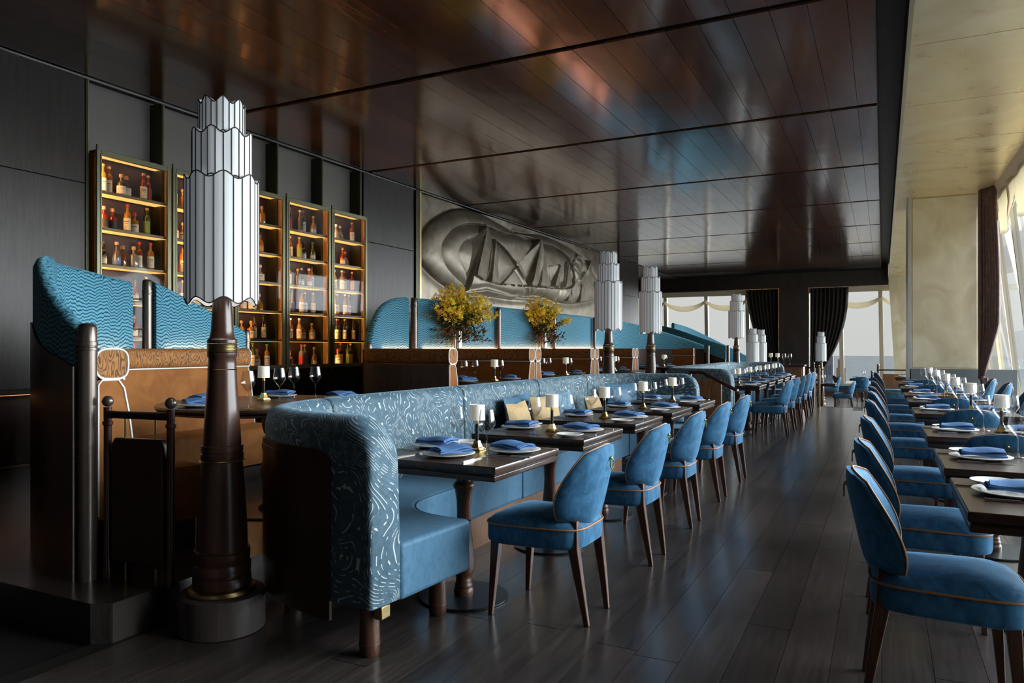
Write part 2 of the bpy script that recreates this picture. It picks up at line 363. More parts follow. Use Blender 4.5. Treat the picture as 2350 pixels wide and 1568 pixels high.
# ceiling
ce=struct('ceiling',MB().box(-7.6,-.05,-1.5,29.45,H+.03,H+.3),'black')
def cpan(w): return MB().box(-w/2+.002,w/2-.002,-1.465,1.465,0,.02)
first={}
js=[.27+3.03*k for k in range(-1,10)]
xs=[-.05,-.258]+[-.258-.2905*k for k in range(1,25)]
for j in range(len(js)-1):
    if j==0: continue
    yc=(js[j]+js[j+1])/2
    if yc<1: continue
    for i in range(len(xs)-1):
        w=round(xs[i]-xs[i+1],3); xc=(xs[i]+xs[i+1])/2
        if w not in first: first[w]=mk('panel',cpan(w),'ceil',ce); o=first[w]
        else: o=first[w].copy(); COL.objects.link(o); o.parent=ce
        o.location=(xc,yc,H+R.uniform(0,.002)); o.rotation_euler=(math.radians(R.uniform(-.05,.05)),math.radians(R.uniform(-.22,.22)),0)
g=mk('panel_field',MB().box(-7.3,-.05,-1.5,.2,H,H+.02),'ceil',ce)
struct('trim_2',MB().box(-7.3,-7.275,-1.5,23.9,H-.014,H+.004),'silver')
# recess and gilded ceiling on the window side
struct('ceiling',MB().box(-.05,.2,-1.5,29.45,H+.23,H+.3),'darkwood')
struct('ceiling',MB().box(-.06,-.05,-1.5,29.45,H-.002,H+.3),'darkwood')
struct('ceiling',MB().box(.18,.2,-1.5,29.3,3.80,H+.3),'darkwood')
cg=struct('ceiling',MB().box(.2,1.9,-1.5,29.3,3.81,3.86),'goldedge')
gj=[-1.5,.0,1.75,3.48,5.21,6.93,8.64,10.26,11.88,13.9,16.0,18.3,20.6,22.9,25.2,27.5,29.3]
for a,b in zip(gj,gj[1:]):
    mk('panel',MB().box(.18,1.62,a+.006,b-.006,3.79,3.81),'gold',cg,smooth=None)
struct('trim_3',MB().box(.172,.205,-1.5,29.3,3.775,3.80),'goldedge')
# back wall, ends
struct('wall_back',MB().box(-9.6,2.2,-1.7,-1.5,-.6,4.4),'darkwood')
struct('wall_left',MB().box(-7.62,-7.5,-1.5,23.94,-.1,4.4),'greypanel')
wl=bpy.data.objects['wall_left']
# dark panels fore and aft of the cabinets
def wpanel(y0,y1,z0,z1,mat='darkwood',x=-7.3): return mk('panel',MB().box(-7.5,x,y0,y1,z0,z1),mat,wl,bevel=.004)
for y0,y1 in ((-1.5,1.6),(1.604,4.77)):
    wpanel(y0,y1,2.985,H); wpanel(y0,y1,.90,2.98)
wpanel(9.30,10.70,2.985,H); wpanel(9.30,10.70,.17,2.98)
for a,b in ((21.9,22.9),(22.9,23.9)): wpanel(a,b,2.985,H); wpanel(a,b,.17,2.98)
# lit ledge and low dado at near left
struct('trim_4',MB().box(-7.5,-7.12,-1.5,4.7,.86,.90),'darkwood')
struct('trim_5',MB().box(-7.3,-7.28,-1.5,4.7,.845,.86),'ledtrim')
wpanel(-1.5,4.77,.17,.86,'mahog',-7.42)
# vertical fins above the cabinets
for y in (4.80,5.69,6.58,7.46,8.35,9.23): mk('fin',MB().box(-7.5,-7.3,y-.02,y+.012,.17,H),'olivedark',wl); mk('fin_edge',MB().box(-7.3,-7.294,y-.004,y+.012,3.3,H),'olive',wl)
mk('pilaster',MB().box(-7.5,-7.27,10.72,10.84,.17,H),'olivedark',wl); mk('pilaster_edge',MB().box(-7.27,-7.262,10.82,10.85,.17,H),'abrass',wl)
mk('dado',MB().box(-7.5,-7.3,4.8,9.25,.17,1.02),'marble',wl)
for y in (5.7,6.6,7.5,8.4): mk('dado_strip',MB().box(-7.3,-7.292,y-.01,y+.01,.17,1.02),'olivedark',wl)
struct('wall_left',MB().box(-9.7,-7.5,23.94,24.1,-.45,4.4),'darkwood')
struct('wall_left',MB().box(-9.8,-9.6,24.0,30.4,-.45,4.4),'darkwood')
struct('ceiling',MB().box(-9.7,-7.3,23.94,30.4,H,H+.3),'darkwood')
# end wall: header, pier, windows
struct('wall_end',MB().box(-9.6,.17,29.3,29.5,3.53,H+.3),'darkwood')
struct('wall_end',MB().box(-3.49,-2.44,29.2,29.55,-.45,3.55),'darkwood')
struct('wall_end',MB().box(-9.6,2.2,29.75,29.9,-.45,-.05),'kick')
struct('wall_end',MB().box(-9.6,2.2,29.5,30.1,3.62,4.4),'frame')
struct('trim_6',MB().box(-3.5,-3.48,29.19,29.2,-.45,3.54).box(-2.45,-2.43,29.19,29.2,-.45,3.54).box(-9.6,-3.5,29.29,29.3,3.52,3.545).box(-2.45,.17,29.29,29.3,3.51,3.535),'goldedge')
def win_end(n,x0,x1,mull):
    w=struct('window_%d'%n,MB().box(x0,x1,29.7,29.85,3.36,3.62).box(x0,x1,29.7,29.85,-.08,.0),'frame')
    for mx in mull:
        mk('mullion',MB().ext([(mx-.07,3.4),(mx+.07,3.4),(mx+.13,-.05),(mx-.01,-.05)],lambda a,b,d:(a,d,b),29.68,29.88),'frame',w,bevel=.01)
    e=[x0]+list(mull)+[x1]
    for a,b in zip(e,e[1:]): mk('pane',MB().box(a+.03,b,29.78,29.79,0,3.4),'paneend',w)
    return w
w1=win_end(1,-9.5,-3.4,(-9.3,-7.95,-6.3,-4.72)); w2=win_end(2,-2.5,2.1,(-1.4,-.08,1.3))
def swag(x0,x1,y,zt,drop,par=None,name='swag',label=None,th=.11):
    mb=MB(); rings=[]
    for i in range(25):
        t=i/24; x=x0+(x1-x0)*t; z=zt-drop*(1-(2*t-1)**2)**.8
        tw=th*(.55+.45*(1-(2*t-1)**2)); ring=[]
        for k in range(12):
            a=2*PI*k/12; ring.append((x,y-.06-.045*cos(a),z+tw*sin(a)))
        rings.append(ring)
    mb.loft(rings); return mb
for k,(a,b,zt) in enumerate(((-9.3,-7.95,3.16),(-7.95,-6.3,3.16),(-6.3,-4.72,3.16),(-4.72,-3.6,3.16),(-1.6,-.05,3.14),(-.05,1.3,3.14))):
    tag(mk('swag_curtain',swag(a,b,29.66,zt,.3),'sheer',smooth=60),'cream rolled swag across end window bay %s'%['at the far left','left of centre','right of the mullion, behind tall lamp','beside the black curtain','just right of the brown curtain','touching the gilded pier'][k],'swag','swags across the end windows')
# end curtains, tied back
def drape(name,xl,xr,zt,zb,fn,y,mat,label,folds=9,depth=.06):
    mb=MB(); n=folds*8; rings=[]
    for j in range(25):
        t=j/24; z=zt+(zb-zt)*t; a,b=fn(t); ring=[]
        for i in range(n+1):
            u=i/n; ring.append((a+(b-a)*u,y+depth*cos(2*PI*folds*u)*(1-.3*t)+.015*sin(7*u+5*t),z))
        rings.append(ring)
    mb.loft(rings,False,False)
    o=mk(name,mb,mat,smooth=60); q=o.modifiers.new('solid','SOLIDIFY'); q.thickness=.012
    return tag(o,label,'curtain')
drape('curtain',-4.7,-3.5,3.55,-.4,lambda t:(-4.72+.95*min(1,t/.9)**1.5,-3.5),29.4,'curtaindark','black floor length curtain drawn to the left side of the dark pier')
drape('curtain',-2.4,-1.1,3.53,.35,lambda t:(-2.4,-1.12-.95*t**2.3),29.4,'curtaindark','dark brown curtain swept and tied back right of the dark pier')
# right window wall (leans outward at the foot) with glazing bays
wr=struct('window_3',MB().ext([(1.52,3.81),(1.60,3.81),(1.68,3.6),(1.6,3.6)],lambda a,b,d:(a,d,b),-1.5,29.3),'frame')
bays=[1.62+1.56*k for k in range(18)]
struct('wall_right',MB().box(1.62,2.1,-1.5,1.6,-.1,4.4),'darkwood')  # unseen solid stretch, added instead of windows to keep the near left dark
for k,y in enumerate(bays):
    mk('mullion',MB().ext([(1.56,3.7),(1.64,3.7),(2.02,.1),(1.94,.1)],lambda a,b,d:(a,d,b),y-.035,y+.035),'frame',wr)
    if k<len(bays)-1: mk('pane',MB().ext([(1.60,3.7),(1.605,3.7),(1.985,.1),(1.98,.1)],lambda a,b,d:(a,d,b),y+.035,y+1.525),'pane2',wr)
struct('trim_7',MB().box(1.78,2.1,-1.5,29.3,-.45,.12),'frame')
struct('wall_right',MB().box(1.62,2.1,-1.5,29.3,3.70,4.4),'frame')
# gilded piers
pr=struct('wall_right',MB().box(.40,1.42,14.02,15.2,0,3.79),'goldcol')
mk('gilt_panel',MB().box(.44,1.36,14.0,14.02,.97,3.78),'goldcol',pr,bevel=.006); mk('dado_panel',MB().box(.40,1.9,13.98,14.02,0,.95),'greybase',pr,bevel=.004)
mk('corner_trim',MB().box(.375,.42,13.98,15.2,0,3.79),'silver',pr)
pr2=struct('wall_right',MB().ext([(.18,3.79),(1.6,3.79),(1.6,-.45),(.42,-.45)],lambda a,b,d:(a,d,b),29.0,29.5),'goldcol')
# ================= DINING CHAIR =================
def make_chair():
    t=thing('dining_chair','x','chair')
    # seat: rounded trapezoid, front at +x
    def outline(f):
        L=[]
        for hx,hy in superell(.25,.245,40,4.5):
            w=1-.16*(.25-hx)/.5
            L.append((hx*f+.02,hy*w*f))
        return L
    rings=[[(x,y,z) for x,y in outline(f)] for f,z in ((.93,.352),(.985,.36),(1,.375),(1,.44),(.995,.447),(.97,.458),(.9,.474),(.75,.490),(.5,.500),(.2,.504))]
    s=mk('seat',MB().loft(rings),'chair',t,smooth=60)
    mk('piping',MB().tube([(x,y,.447) for x,y in outline(1.008)],.0045,6,True),'brownpipe',t,smooth=60)
    # back: curved wrap panel, leaf-like wide low, seen from side
    def bp(u,v,off):
        vv=2*v-1; uu=u; u=uu*math.sqrt(1-.30*vv*vv)*1.06; v=(vv*math.sqrt(1-.30*uu*uu)*1.04+1)/2
        w=(.232-.025*v-.03*v**4); a=abs(u)
        zt=.468+.357*v; cornr=0
        y=u*w*(1-.10*abs(2*v-1)**6); z=zt-cornr
        wrap=(.085*(1-v)+.05)*a**2.2
        x=-.225-.075*v+wrap+off
        return (x,y,z)
    nu,nv=16,10; mb=MB()
    def idx(i,j): return j*(nu+1)+i
    for side,off0 in ((0,.030),(1,-.024)):
        vs=[]
        for j in range(nv+1):
            for i in range(nu+1):
                u=2*i/nu-1; v=j/nv; puff=1-.6*max(abs(u)**6,abs(2*v-1)**6); vs.append(bp(u,v,off0*puff))
        fs=[(idx(i,j),idx(i+1,j),idx(i+1,j+1),idx(i,j+1)) for j in range(nv) for i in range(nu)]
        mb.add(vs,fs)
    N=(nu+1)*(nv+1); rim=[idx(i,0) for i in range(nu)]+[idx(nu,j) for j in range(nv)]+[idx(nu-i,nv) for i in range(nu)]+[idx(0,nv-j) for j in range(nv)]
    mb.f+=[(rim[k],rim[(k+1)%len(rim)],N+rim[(k+1)%len(rim)],N+rim[k]) for k in range(len(rim))]
    b=mk('backrest',mb,'chair',t,smooth=70)
    mk('piping',MB().tube([bp(2*(k%(nu+1))/nu-1,(k//(nu+1))/nv,.012) for k in rim],.004,6,True),'brownpipe',b,smooth=60)
    q=MB().tube([(-.320,.021*cos(a),.742+.024*sin(a)) for a in [2*PI*k/16 for k in range(16)]],.0034,6,True)
    q.sphere((-.314,0,.768),.009,8)
    mk('ring_pull',q,'brass',b,smooth=60)
    for sy in (-1,1):
        # back leg sabre shaped, runs up behind the seat
        P=[(-.245,sy*.135,0),(-.215,sy*.150,.2),(-.190,sy*.158,.36),(-.188,sy*.152,.45),(-.186,sy*.140,.485)]
        w=[.011,.017,.022,.020,.016]; rings=[]
        for (x,y,z),a in zip(P,w): rings.append([(x-a*1.1,y-a,z),(x+a*1.1,y-a,z),(x+a*1.1,y+a,z),(x-a*1.1,y+a,z)])
        mk('leg',MB().loft(rings),'leg',t,bevel=.004)
        rings=[[(x-a,y-a,z),(x+a,y-a,z),(x+a,y+a,z),(x-a,y+a,z)] for (x,y,z),a in zip([(.225,sy*.205,0),(.2,sy*.19,.36)],[.011,.022])]
        mk('leg',MB().loft(rings),'leg',t,bevel=.003)
    return t
CH=Proto(make_chair())
# ================= TABLES =================
def make_table(D=.73,Wd=.76,name='dining_table',legs=True):
    t=thing(name,'x','table')
    def ring(f,z): return [(-Wd/2+f,-D/2+f,z),(Wd/2-f,-D/2+f,z),(Wd/2-f,D/2-f,z),(-Wd/2+f,D/2-f,z)]
    mk('tabletop',MB().loft([ring(.004,.716),ring(0,.722),ring(0,.744),ring(.004,.75)]),'table',t,bevel=.002)
    mk('edge_reveal',MB().box(-Wd/2+.012,Wd/2-.012,-D/2+.012,D/2-.012,.708,.716),'blackm',t)
    mk('apron',MB().loft([ring(.012,.680),ring(.006,.684),ring(.006,.704),ring(.010,.708)]),'table',t,bevel=.002)
    prof=[(.040,.68),(.040,.60),(.046,.598),(.056,.585),(.057,.575),(.048,.56),(.038,.50),(.036,.44),(.040,.36),(.050,.27),(.056,.20),(.055,.15),(.045,.115),(.037,.10),(.040,.092),(.042,.085),(.040,.078),(.045,.070),(.047,.06),(.044,.052),(.050,.044),(.052,.03),(.050,.018),(.050,.012)]
    mk('pedestal',MB().lathe([(r,z) for r,z in reversed(prof)],28),'leg',t,smooth=50)
    mk('base_disc',MB().lathe([(.225,0),(.232,.003),(.232,.009),(.228,.012),(.0,.014)],48),'basedisc',t,smooth=30)
    return t
TB=Proto(make_table())
_w=make_table(); mk('brass_strip',MB().box(-.16,.14,-.367,-.362,.7085,.7155),'brass',_w); TW=Proto(_w)
# ================= TABLEWARE =================
def make_plate(r):
    o=mk('plate',MB().lathe([(.0001,.004),(r*.55,.004),(r*.6,0.0),(r*.66,.003),(r*.98,.014),(r,.016),(r*.985,.018),(r*.68,.008),(r*.6,.006),(.0001,.006)],40),'plate',smooth=60)
    return tag(o,'x','plate')
PL=Proto(make_plate(.135)); BPL=Proto(make_plate(.085)); BPL.r.name='bread_plate'
def make_napkin():
    mb=MB(); n=14; L=.19; Wn=.085
    for lay in range(3):
        f=1-.04*lay; z0=.004+lay*.008; top=[];bot=[]
        for j in range(7):
            v=j/6
            for i in range(n+1):
                u=i/n; wob=.004*sin(6*u+lay*1.5+v*2)
                top.append(((u-.5)*L*f+.01*lay*v,(v-.5)*Wn*2*f*(.72+.28*u),z0+.007+wob+.004*sin(PI*v)*(lay+1)))
        bot=[(x,y,z-.006) for x,y,z in top]; q=n+1
        fs=[(j*q+i,j*q+i+1,(j+1)*q+i+1,(j+1)*q+i) for j in range(6) for i in range(n)]; N=len(top)
        rim=[i for i in range(n)]+[j*q+n for j in range(6)]+[6*q+n-i for i in range(n)]+[(6-j)*q for j in range(6)]
        mb.add(top+bot,fs+[tuple(N+k for k in reversed(f_)) for f_ in fs]+[(rim[k],rim[(k+1)%len(rim)],N+rim[(k+1)%len(rim)],N+rim[k]) for k in range(len(rim))])
    o=mk('napkin',mb,'napkin',smooth=50); return tag(o,'x','napkin')
NP=Proto(make_napkin())
def make_knife():
    t=MB().box(-.115,-.01,-.0045,.0045,0,.008).box(-.118,-.112,-.0055,.0055,0,.010)
    a=[(-.01,-.0045),(.06,-.008),(.105,-.006),(.118,.0),(.105,.0045),(-.01,.0045)]; t.prism(a,.001,.003)
    return tag(mk('table_knife',t,'steel'),'x','knife')
def make_fork():
    t=MB().box(-.112,.02,-.004,.004,0,.006).box(-.115,-.109,-.005,.005,0,.008).prism([(.02,-.004),(.05,-.012),(.068,-.012),(.068,.012),(.05,.012),(.02,.004)],.003,.005)
    for k in range(4): y=-.0105+.007*k; t.box(.066,.108,y-.0015,y+.0015,.003,.005)
    return tag(mk('dinner_fork',t,'steel'),'x','fork')
KN=Proto(make_knife()); FK=Proto(make_fork())
def make_glass():
    t=thing('wine_glass','x','glass')
    mk('bowl',MB().lathe([(.0032,.098),(.006,.104),(.020,.120),(.0415,.150),(.0435,.157),(.040,.185),(.0325,.232),(.0312,.232),(.0385,.185),(.0418,.157),(.040,.151),(.019,.123),(.0001,.108)],28),'glass',t,smooth=50)
    mk('stem',MB().lathe([(.0065,.004),(.004,.012),(.0028,.04),(.0028,.09),(.0036,.099)],12),'glass',t,smooth=60)
    mk('foot',MB().lathe([(.036,0),(.037,.001),(.036,.002),(.012,.004),(.0001,.006)],28),'glass',t,smooth=60)
    return t
GL=Proto(make_glass())
def make_tlamp():
    t=thing('table_lamp','x','lamp')
    def sq(a,z): return [(-a,-a,z),(a,-a,z),(a,a,z),(-a,a,z)]
    mk('base',MB().loft([sq(.034,0),sq(.035,.002),sq(.035,.006),sq(.029,.007),sq(.028,.013),sq(.022,.015),sq(.017,.03),sq(.012,.05)]),'brass',t,bevel=.001)
    mk('stem',MB().lathe([(.0095,.05),(.0095,.137)],20),'blackm',t,smooth=50)
    mk('collar',MB().lathe([(.010,.137),(.012,.139),(.012,.144),(.009,.146),(.009,.152),(.013,.155),(.013,.160)],20),'brass',t,smooth=40)
    s=mk('lamp_shade',MB().lathe([(.0425,.158),(.0428,.160),(.0405,.240),(.0400,.2405),(.0405,.160),(.0415,.158)],12),'tshade',t,smooth=40)
    mk('trim',MB().lathe([(.0432,.160),(.0436,.1625),(.0430,.165)],12),'tshade',s); mk('trim',MB().lathe([(.0414,.234),(.0418,.2365),(.0410,.239)],12),'tshade',s)
    return t
TLM=Proto(make_tlamp())
# ================= LEFT ROW (banquette tables) =================
ORD=['nearest','second','third','fourth','fifth']
NT='white plates on the dark square tables'
def lay(kind,base,loc,rz,where,rg):
    """kind P plate+napkin, p bread plate, k knife, f fork, g glass, l lamp"""
    x,y,z=loc; z=z+.0008
    if kind=='P':
        PL.put((x,y,z),0,'white dinner plate under napkin, %s'%where,rg+' dinner plates')
        NP.put((x,y,z+.016),rz,'folded blue napkin, %s'%where,rg+' napkins')
    elif kind=='p': BPL.put((x,y,z),0,'small empty white bread plate, %s'%where,rg+' bread plates')
    elif kind=='k': KN.put((x,y,z),rz,'slim steel knife, %s'%where,rg+' knives')
    elif kind=='f': FK.put((x,y,z),rz,'slim steel fork, %s'%where,rg+' forks')
    elif kind=='g': GL.put((x,y,z),R.uniform(0,6),'clear angular wine glass, %s'%where,rg+' wine glasses')
    elif kind=='l': TLM.put((x,y,z),0,'brass table lamp with ivory shade, %s'%where,rg+' table lamps')
TX=-1.945
for gi,(y0,grp) in enumerate(((3.305,'front banquette'),(11.30,'rear banquette'))):
    for i in range(5):
        y=y0+1.03*i; if0=(gi==0 and i==0)
        if gi==0: y=[3.305,4.41,5.42,6.44,7.47][i]
        nm='%s table of the %s'%(ORD[i],grp)
        TB.put((TX,y,0),0,'square dark walnut pedestal table, %s'%nm.replace(' table',''),'square tables along the banquettes')
        CH.put((-1.47,y+(.04 if i==0 else .0),0),PI+R.uniform(-.03,.03),'blue velvet chair with brass ring, aisle side of %s'%nm,'aisle chairs along the banquettes')
        T=lambda dx,dy:(TX+dx,y+dy,.75)
        if if0:
            lay('P',0,(-1.945,3.155,.75),1.2,'near edge of %s'%nm,grp); lay('P',0,(-2.19,3.42,.75),0.1,'bench side of %s'%nm,grp)
            lay('P',0,(-1.71,3.43,.75),PI-.3,'aisle side of %s'%nm,grp); lay('p',0,(-2.10,3.585,.75),0,'far left corner of %s'%nm,grp)
            lay('k',0,(-1.765,3.10,.75),1.6,'right of near plate on %s'%nm,grp); lay('f',0,(-2.13,3.10,.75),1.5,'left of near plate on %s'%nm,grp)
            lay('k',0,(-1.66,3.265,.75),PI-.05,'beside aisle plate of %s, nearer knife'%nm,grp); lay('f',0,(-1.66,3.60,.75),PI,'beyond aisle plate of %s'%nm,grp)
            lay('k',0,(-2.2,3.24,.75),0,'beside bench plate of %s'%nm,grp)
            lay('g',0,(-2.00,3.33,.75),0,'left of the lamp on %s'%nm,grp); lay('g',0,(-1.775,3.245,.75),0,'right of the lamp on %s'%nm,grp); lay('l',0,(-1.925,3.41,.75),0,'centre of %s'%nm,grp)
        else:
            lay('P',0,T(-.235,.05),.1,'bench side of %s'%nm,grp); lay('P',0,T(.21,.06),PI-.25,'aisle side of %s'%nm,grp)
            lay('p',0,T(-.26,.255),0,'bench side of %s, farther back'%nm,grp); lay('p',0,T(.235,-.225),0,'aisle side of %s'%nm,grp)
            lay('f',0,T(.24,.235),PI,'beyond aisle plate of %s'%nm,grp); lay('k',0,T(.24,-.10),PI,'between plates on %s aisle side'%nm,grp); lay('k',0,T(-.24,-.14),0,'near the bench plate of %s'%nm,grp)
            lay('g',0,T(-.01,-.21),0,'near side of lamp on %s'%nm,grp); lay('g',0,T(.075,.12),0,'far side of lamp on %s'%nm,grp); lay('l',0,T(.03,-.03),0,'centre of %s'%nm,grp)
# ================= RIGHT ROW (window tables) =================
RT=[(3.215,'nearest'),(4.20,'second'),(5.545,'third'),(7.32,'fourth'),(8.78,'fifth'),(9.95,'sixth'),(11.6,'seventh'),(13.1,'eighth'),(15.95,'ninth')]
for i,(y,o) in enumerate(RT):
    x=.25-.005*i+.38; nm='%s table of the window row'%o; rg='window row'
    TW.put((x,y,0),0,'square dark walnut pedestal table, %s of the window row'%o,'square tables along the windows')
    CH.put((.185-.004*i,y-.08 if i<2 else y-.03,0),R.uniform(-.03,.03),'blue velvet chair, aisle side of %s'%nm,'aisle chairs along the windows')
    if i in (2,3,4,6,7): CH.put((x-.02,y-.58,0),PI/2+R.uniform(-.05,.05),'blue velvet chair with its back toward the viewer at %s'%nm,'chairs at the ends of the window tables')
    if 2<=i<8: CH.put((x+.62,y+.1,0),PI,'pale lit blue chair on the glass side of %s'%nm,'chairs beside the window glass')
    T=lambda dx,dy:(x+dx,y+dy,.75)
    lay('P',0,T(-.20,.03),.1,'aisle side of %s'%nm,rg); lay('p',0,T(-.235,.245),0,'aisle side of %s'%nm,rg)
    lay('k',0,T(-.19,-.125),0.05,'near edge of %s'%nm,rg); lay('f',0,T(-.26,.155),0,'behind the aisle plate of %s'%nm,rg)
    if i>0: 
        lay('P',0,T(.20,.02),PI,'window side of %s'%nm,rg); lay('g',0,T(.03,-.13),0,'nearer glass on %s'%nm,rg); lay('g',0,T(-.03,.16),0,'farther glass on %s'%nm,rg); lay('g',0,T(.13,.2),0,'window side glass of %s'%nm,rg)
        lay('l',0,T(.06,.09),0,'centre of %s'%nm,rg)
    if i==1: lay('k',0,T(.19,-.14),0,'window half of %s, near edge'%nm,rg)
# ================= BANQUETTES =================
BP=[(-1.85,2.5),(-2.2,2.54),(-2.48,2.63),(-2.7,2.8),(-2.84,3.1),(-2.89,3.5),(-2.9,4.2),(-2.9,5),(-2.9,6),(-2.9,7.2),(-2.86,7.65),(-2.68,8.0),(-2.4,8.18),(-2.1,8.24),(-1.83,8.25)]
def make_banquette():
    t=thing('banquette','x','banquette'); P=path2(BP,8); S=P[-1][2]; Zt=1.005
    def prof(no,ni,z0): # closed section: n from outer(-) to inner(+), rounded top
        return [(-no,z0),(-no,.5),(-no,.93),(-no+.012,.975),(-no+.04,.998),(0,Zt),(ni*.3,Zt-.002),(ni*.62,.99),(ni*.78,.965),(ni*.85,.93),(ni,.45),(ni,z0)]
    r=.17
    def top(s,z):
        d=min(s,S-s); cut=0
        if d<r: cut=r-math.sqrt(max(r*r-(r-d)**2,0))
        return z if z<.5 else .5+(z-.5)*(1-cut/(Zt-.5))
    # seam positions from path arclength: find s where y crosses
    cuts=[0]
    for yy in (3.27,4.77,6.1,7.35):
        for p,_,s in P:
            if p.y>yy: cuts.append(s); break
    cuts.append(S)
    for a,b in zip(cuts,cuts[1:]):
        seg=[]; sub=[q for q in P if a+.004<q[2]<b-.004]
        def at(s):
            for (p,n,s0),(p2,n2,s1) in zip(P,P[1:]):
                if s0<=s<=s1+1e-9:
                    k=(s-s0)/max(s1-s0,1e-9); return (p.lerp(p2,k),n.lerp(n2,k).normalized(),s)
        ea=[at(min(max(a+e,0),S)) for e in (.0015,.006,.016,.03)]; eb=[at(min(max(b-e,0),S)) for e in (.03,.016,.006,.0015)]
        sub=[q for q in P if a+.04<q[2]<b-.04]
        if a==0: ea=[at(e) for e in (0,.004,.012,.03,.06,.1,.14)]; sub=[q for q in sub if q[2]>.16]
        if b==S: eb=[at(S-e) for e in (.14,.1,.06,.03,.012,.004,0)]; sub=[q for q in sub if q[2]<S-.16]
        pts=ea+sub+eb; mb=MB(); rings=[]
        for q,(p,n,s) in enumerate(pts):
            m_=min(q,len(pts)-1-q); k={0:.82,1:.93,2:.985}.get(m_,1)
            rings.append([(p.x+n.x*(x_*k),p.y+n.y*(x_*k),top(s,z)-(Zt*(1-k)*.12 if z>.5 else 0)) for x_,z in prof(.085,.105,.22)])
        mb.loft(rings)
        mk('back_panel',mb,'stroke',t,smooth=55)
    # wood apron wrapping the outside below the fabric band
    mb=MB(); sweep(mb,P,[(-.096,.14),(-.096,.86),(-.082,.86),(-.082,.14)],.20,S-.20,top=lambda s,z:(z if z<.5 else z-(.12-math.sqrt(max(.12**2-max(0,.12-max(0,min(s,S-s)-.20))**2,0))))); mk('wood_panel',mb,'mahog',t,smooth=50)
    mb=MB(); sweep(mb,P,[(-.1,.80),(-.1,.83),(-.094,.83),(-.094,.80)],.3,S-.3); mk('moulding',mb,'mahog',t,smooth=50)
    # seats
    inn=[(p.x+n.x*.10,p.y+n.y*.10) for p,n,s in P]
    front=[(-1.80,3.13),(-2.0,3.14),(-2.15,3.2),(-2.26,3.34),(-2.30,3.55),(-2.31,4.2),(-2.31,6.9),(-2.29,7.25),(-2.2,7.48),(-2.05,7.60),(-1.80,7.63)]
    F=[(q.x,q.y) for q in crom([(a,b,0) for a,b in front],5)]
    ys=[-1,4.77,6.1,99]
    for a,b in zip(ys,ys[1:]):
        I=[q for q in inn if a<q[1]<b]; J=[q for q in F if a<q[1]<b]
        def cl(L,yv):
            for (x0,y0_),(x1,y1_) in zip(L,L[1:]):
                if y0_<=yv<=y1_: return (x0+(x1-x0)*(yv-y0_)/max(y1_-y0_,1e-9),yv)
        if a>0: I=[cl(inn,a+.003)]+I; J=[cl(F,a+.003)]+J
        if b<50: I=I+[cl(inn,b-.003)]; J=J+[cl(F,b-.003)]
        mk('seat_cushion',MB().prism(J+I[::-1],.205,.455),'seatblue',t,bevel=.022)
        mk('piping',MB().tube([(x,y,.447) for x,y in J],.004,6),'navypipe',t,smooth=50)
    mk('plinth',MB().prism([(-2.34,3.7),(-2.34,7.1),(-2.80,7.3),(-2.80,3.5)],0,.205),'kick',t)
    for x,y in ((-1.93,2.5),(-1.93,3.03),(-2.62,2.78),(-1.93,8.2),(-1.93,7.75)):
        mk('foot',MB().lathe([(.036,0),(.042,.01),(.044,.06),(.040,.20)],20,(x,y,0)).lathe([(.045,.045),(.046,.05),(.045,.055)],20,(x,y,0)),'leg',t,smooth=40)
    mk('corner_block',MB().box(-1.885,-1.845,2.47,2.53,.165,.22),'abrass',t,bevel=.004)
    return t
bq=make_banquette(); tag(bq,'long curved blue banquette with white stroke pattern, nearest to the viewer','banquette','curved banquettes')
dup(bq,(0,7.98,0),0,'long curved blue banquette farther back, beyond the stair rail')
# cushions on the benches
def pillow(name,mat,loc,rot,label,s=.46,h=.40):
    n=12; mb=MB(); top=[];bot=[]
    for j in range(n+1):
        for i in range(n+1):
            u=2*i/n-1; v=2*j/n-1; k=1-.07*(1-abs(u*v)); th=.065*(max(0,(1-u*u)*(1-v*v)))**.45
            top.append((th,u*s/2*k,v*h/2*k)); bot.append((-th,u*s/2*k,v*h/2*k))
    q=n+1; fs=[(j*q+i,j*q+i+1,(j+1)*q+i+1,(j+1)*q+i) for j in range(n) for i in range(n)]; N=len(top)
    mb.add(top+bot,fs+[tuple(N+k for k in reversed(f)) for f in fs])
    o=mk(name,mb,mat,smooth=80,loc=loc); o.rotation_euler=rot
    return tag(o,label,'cushion')
pillow('cushion','tan',(-2.575,5.27,.665),(0,-.22,.12),'tan woven cushion propped upright behind the second front table')
pillow('cushion','tan',(-2.565,5.76,.68),(0,-.22,-.1),'tan ribbed cushion overlapping the other tan one, to its right',.44,.42)
pillow('cushion','seatblue',(-2.715,5.53,.72),(0.06,-.16,0),'plain blue cushion tucked behind the two tan cushions',.46,.36)
pillow('cushion','blueweave',(-2.60,6.26,.68),(0,-.22,.0),'pale blue woven cushion right of the tan cushions',.42,.42)
pillow('cushion','tan',(-2.60,7.02,.65),(0,-.25,.0),'small tan cushion behind the fourth front table',.36,.34)
pillow('cushion','seatblue',(-2.53,7.72,.69),(0,-.2,-.4),'dark blue cushion in the far corner of the front banquette',.5,.44)
pillow('cushion','blueweave',(-2.10,7.93,.64),(0,-.25,-1.25),'grey blue cushion beside the far corner cushion',.36,.30)
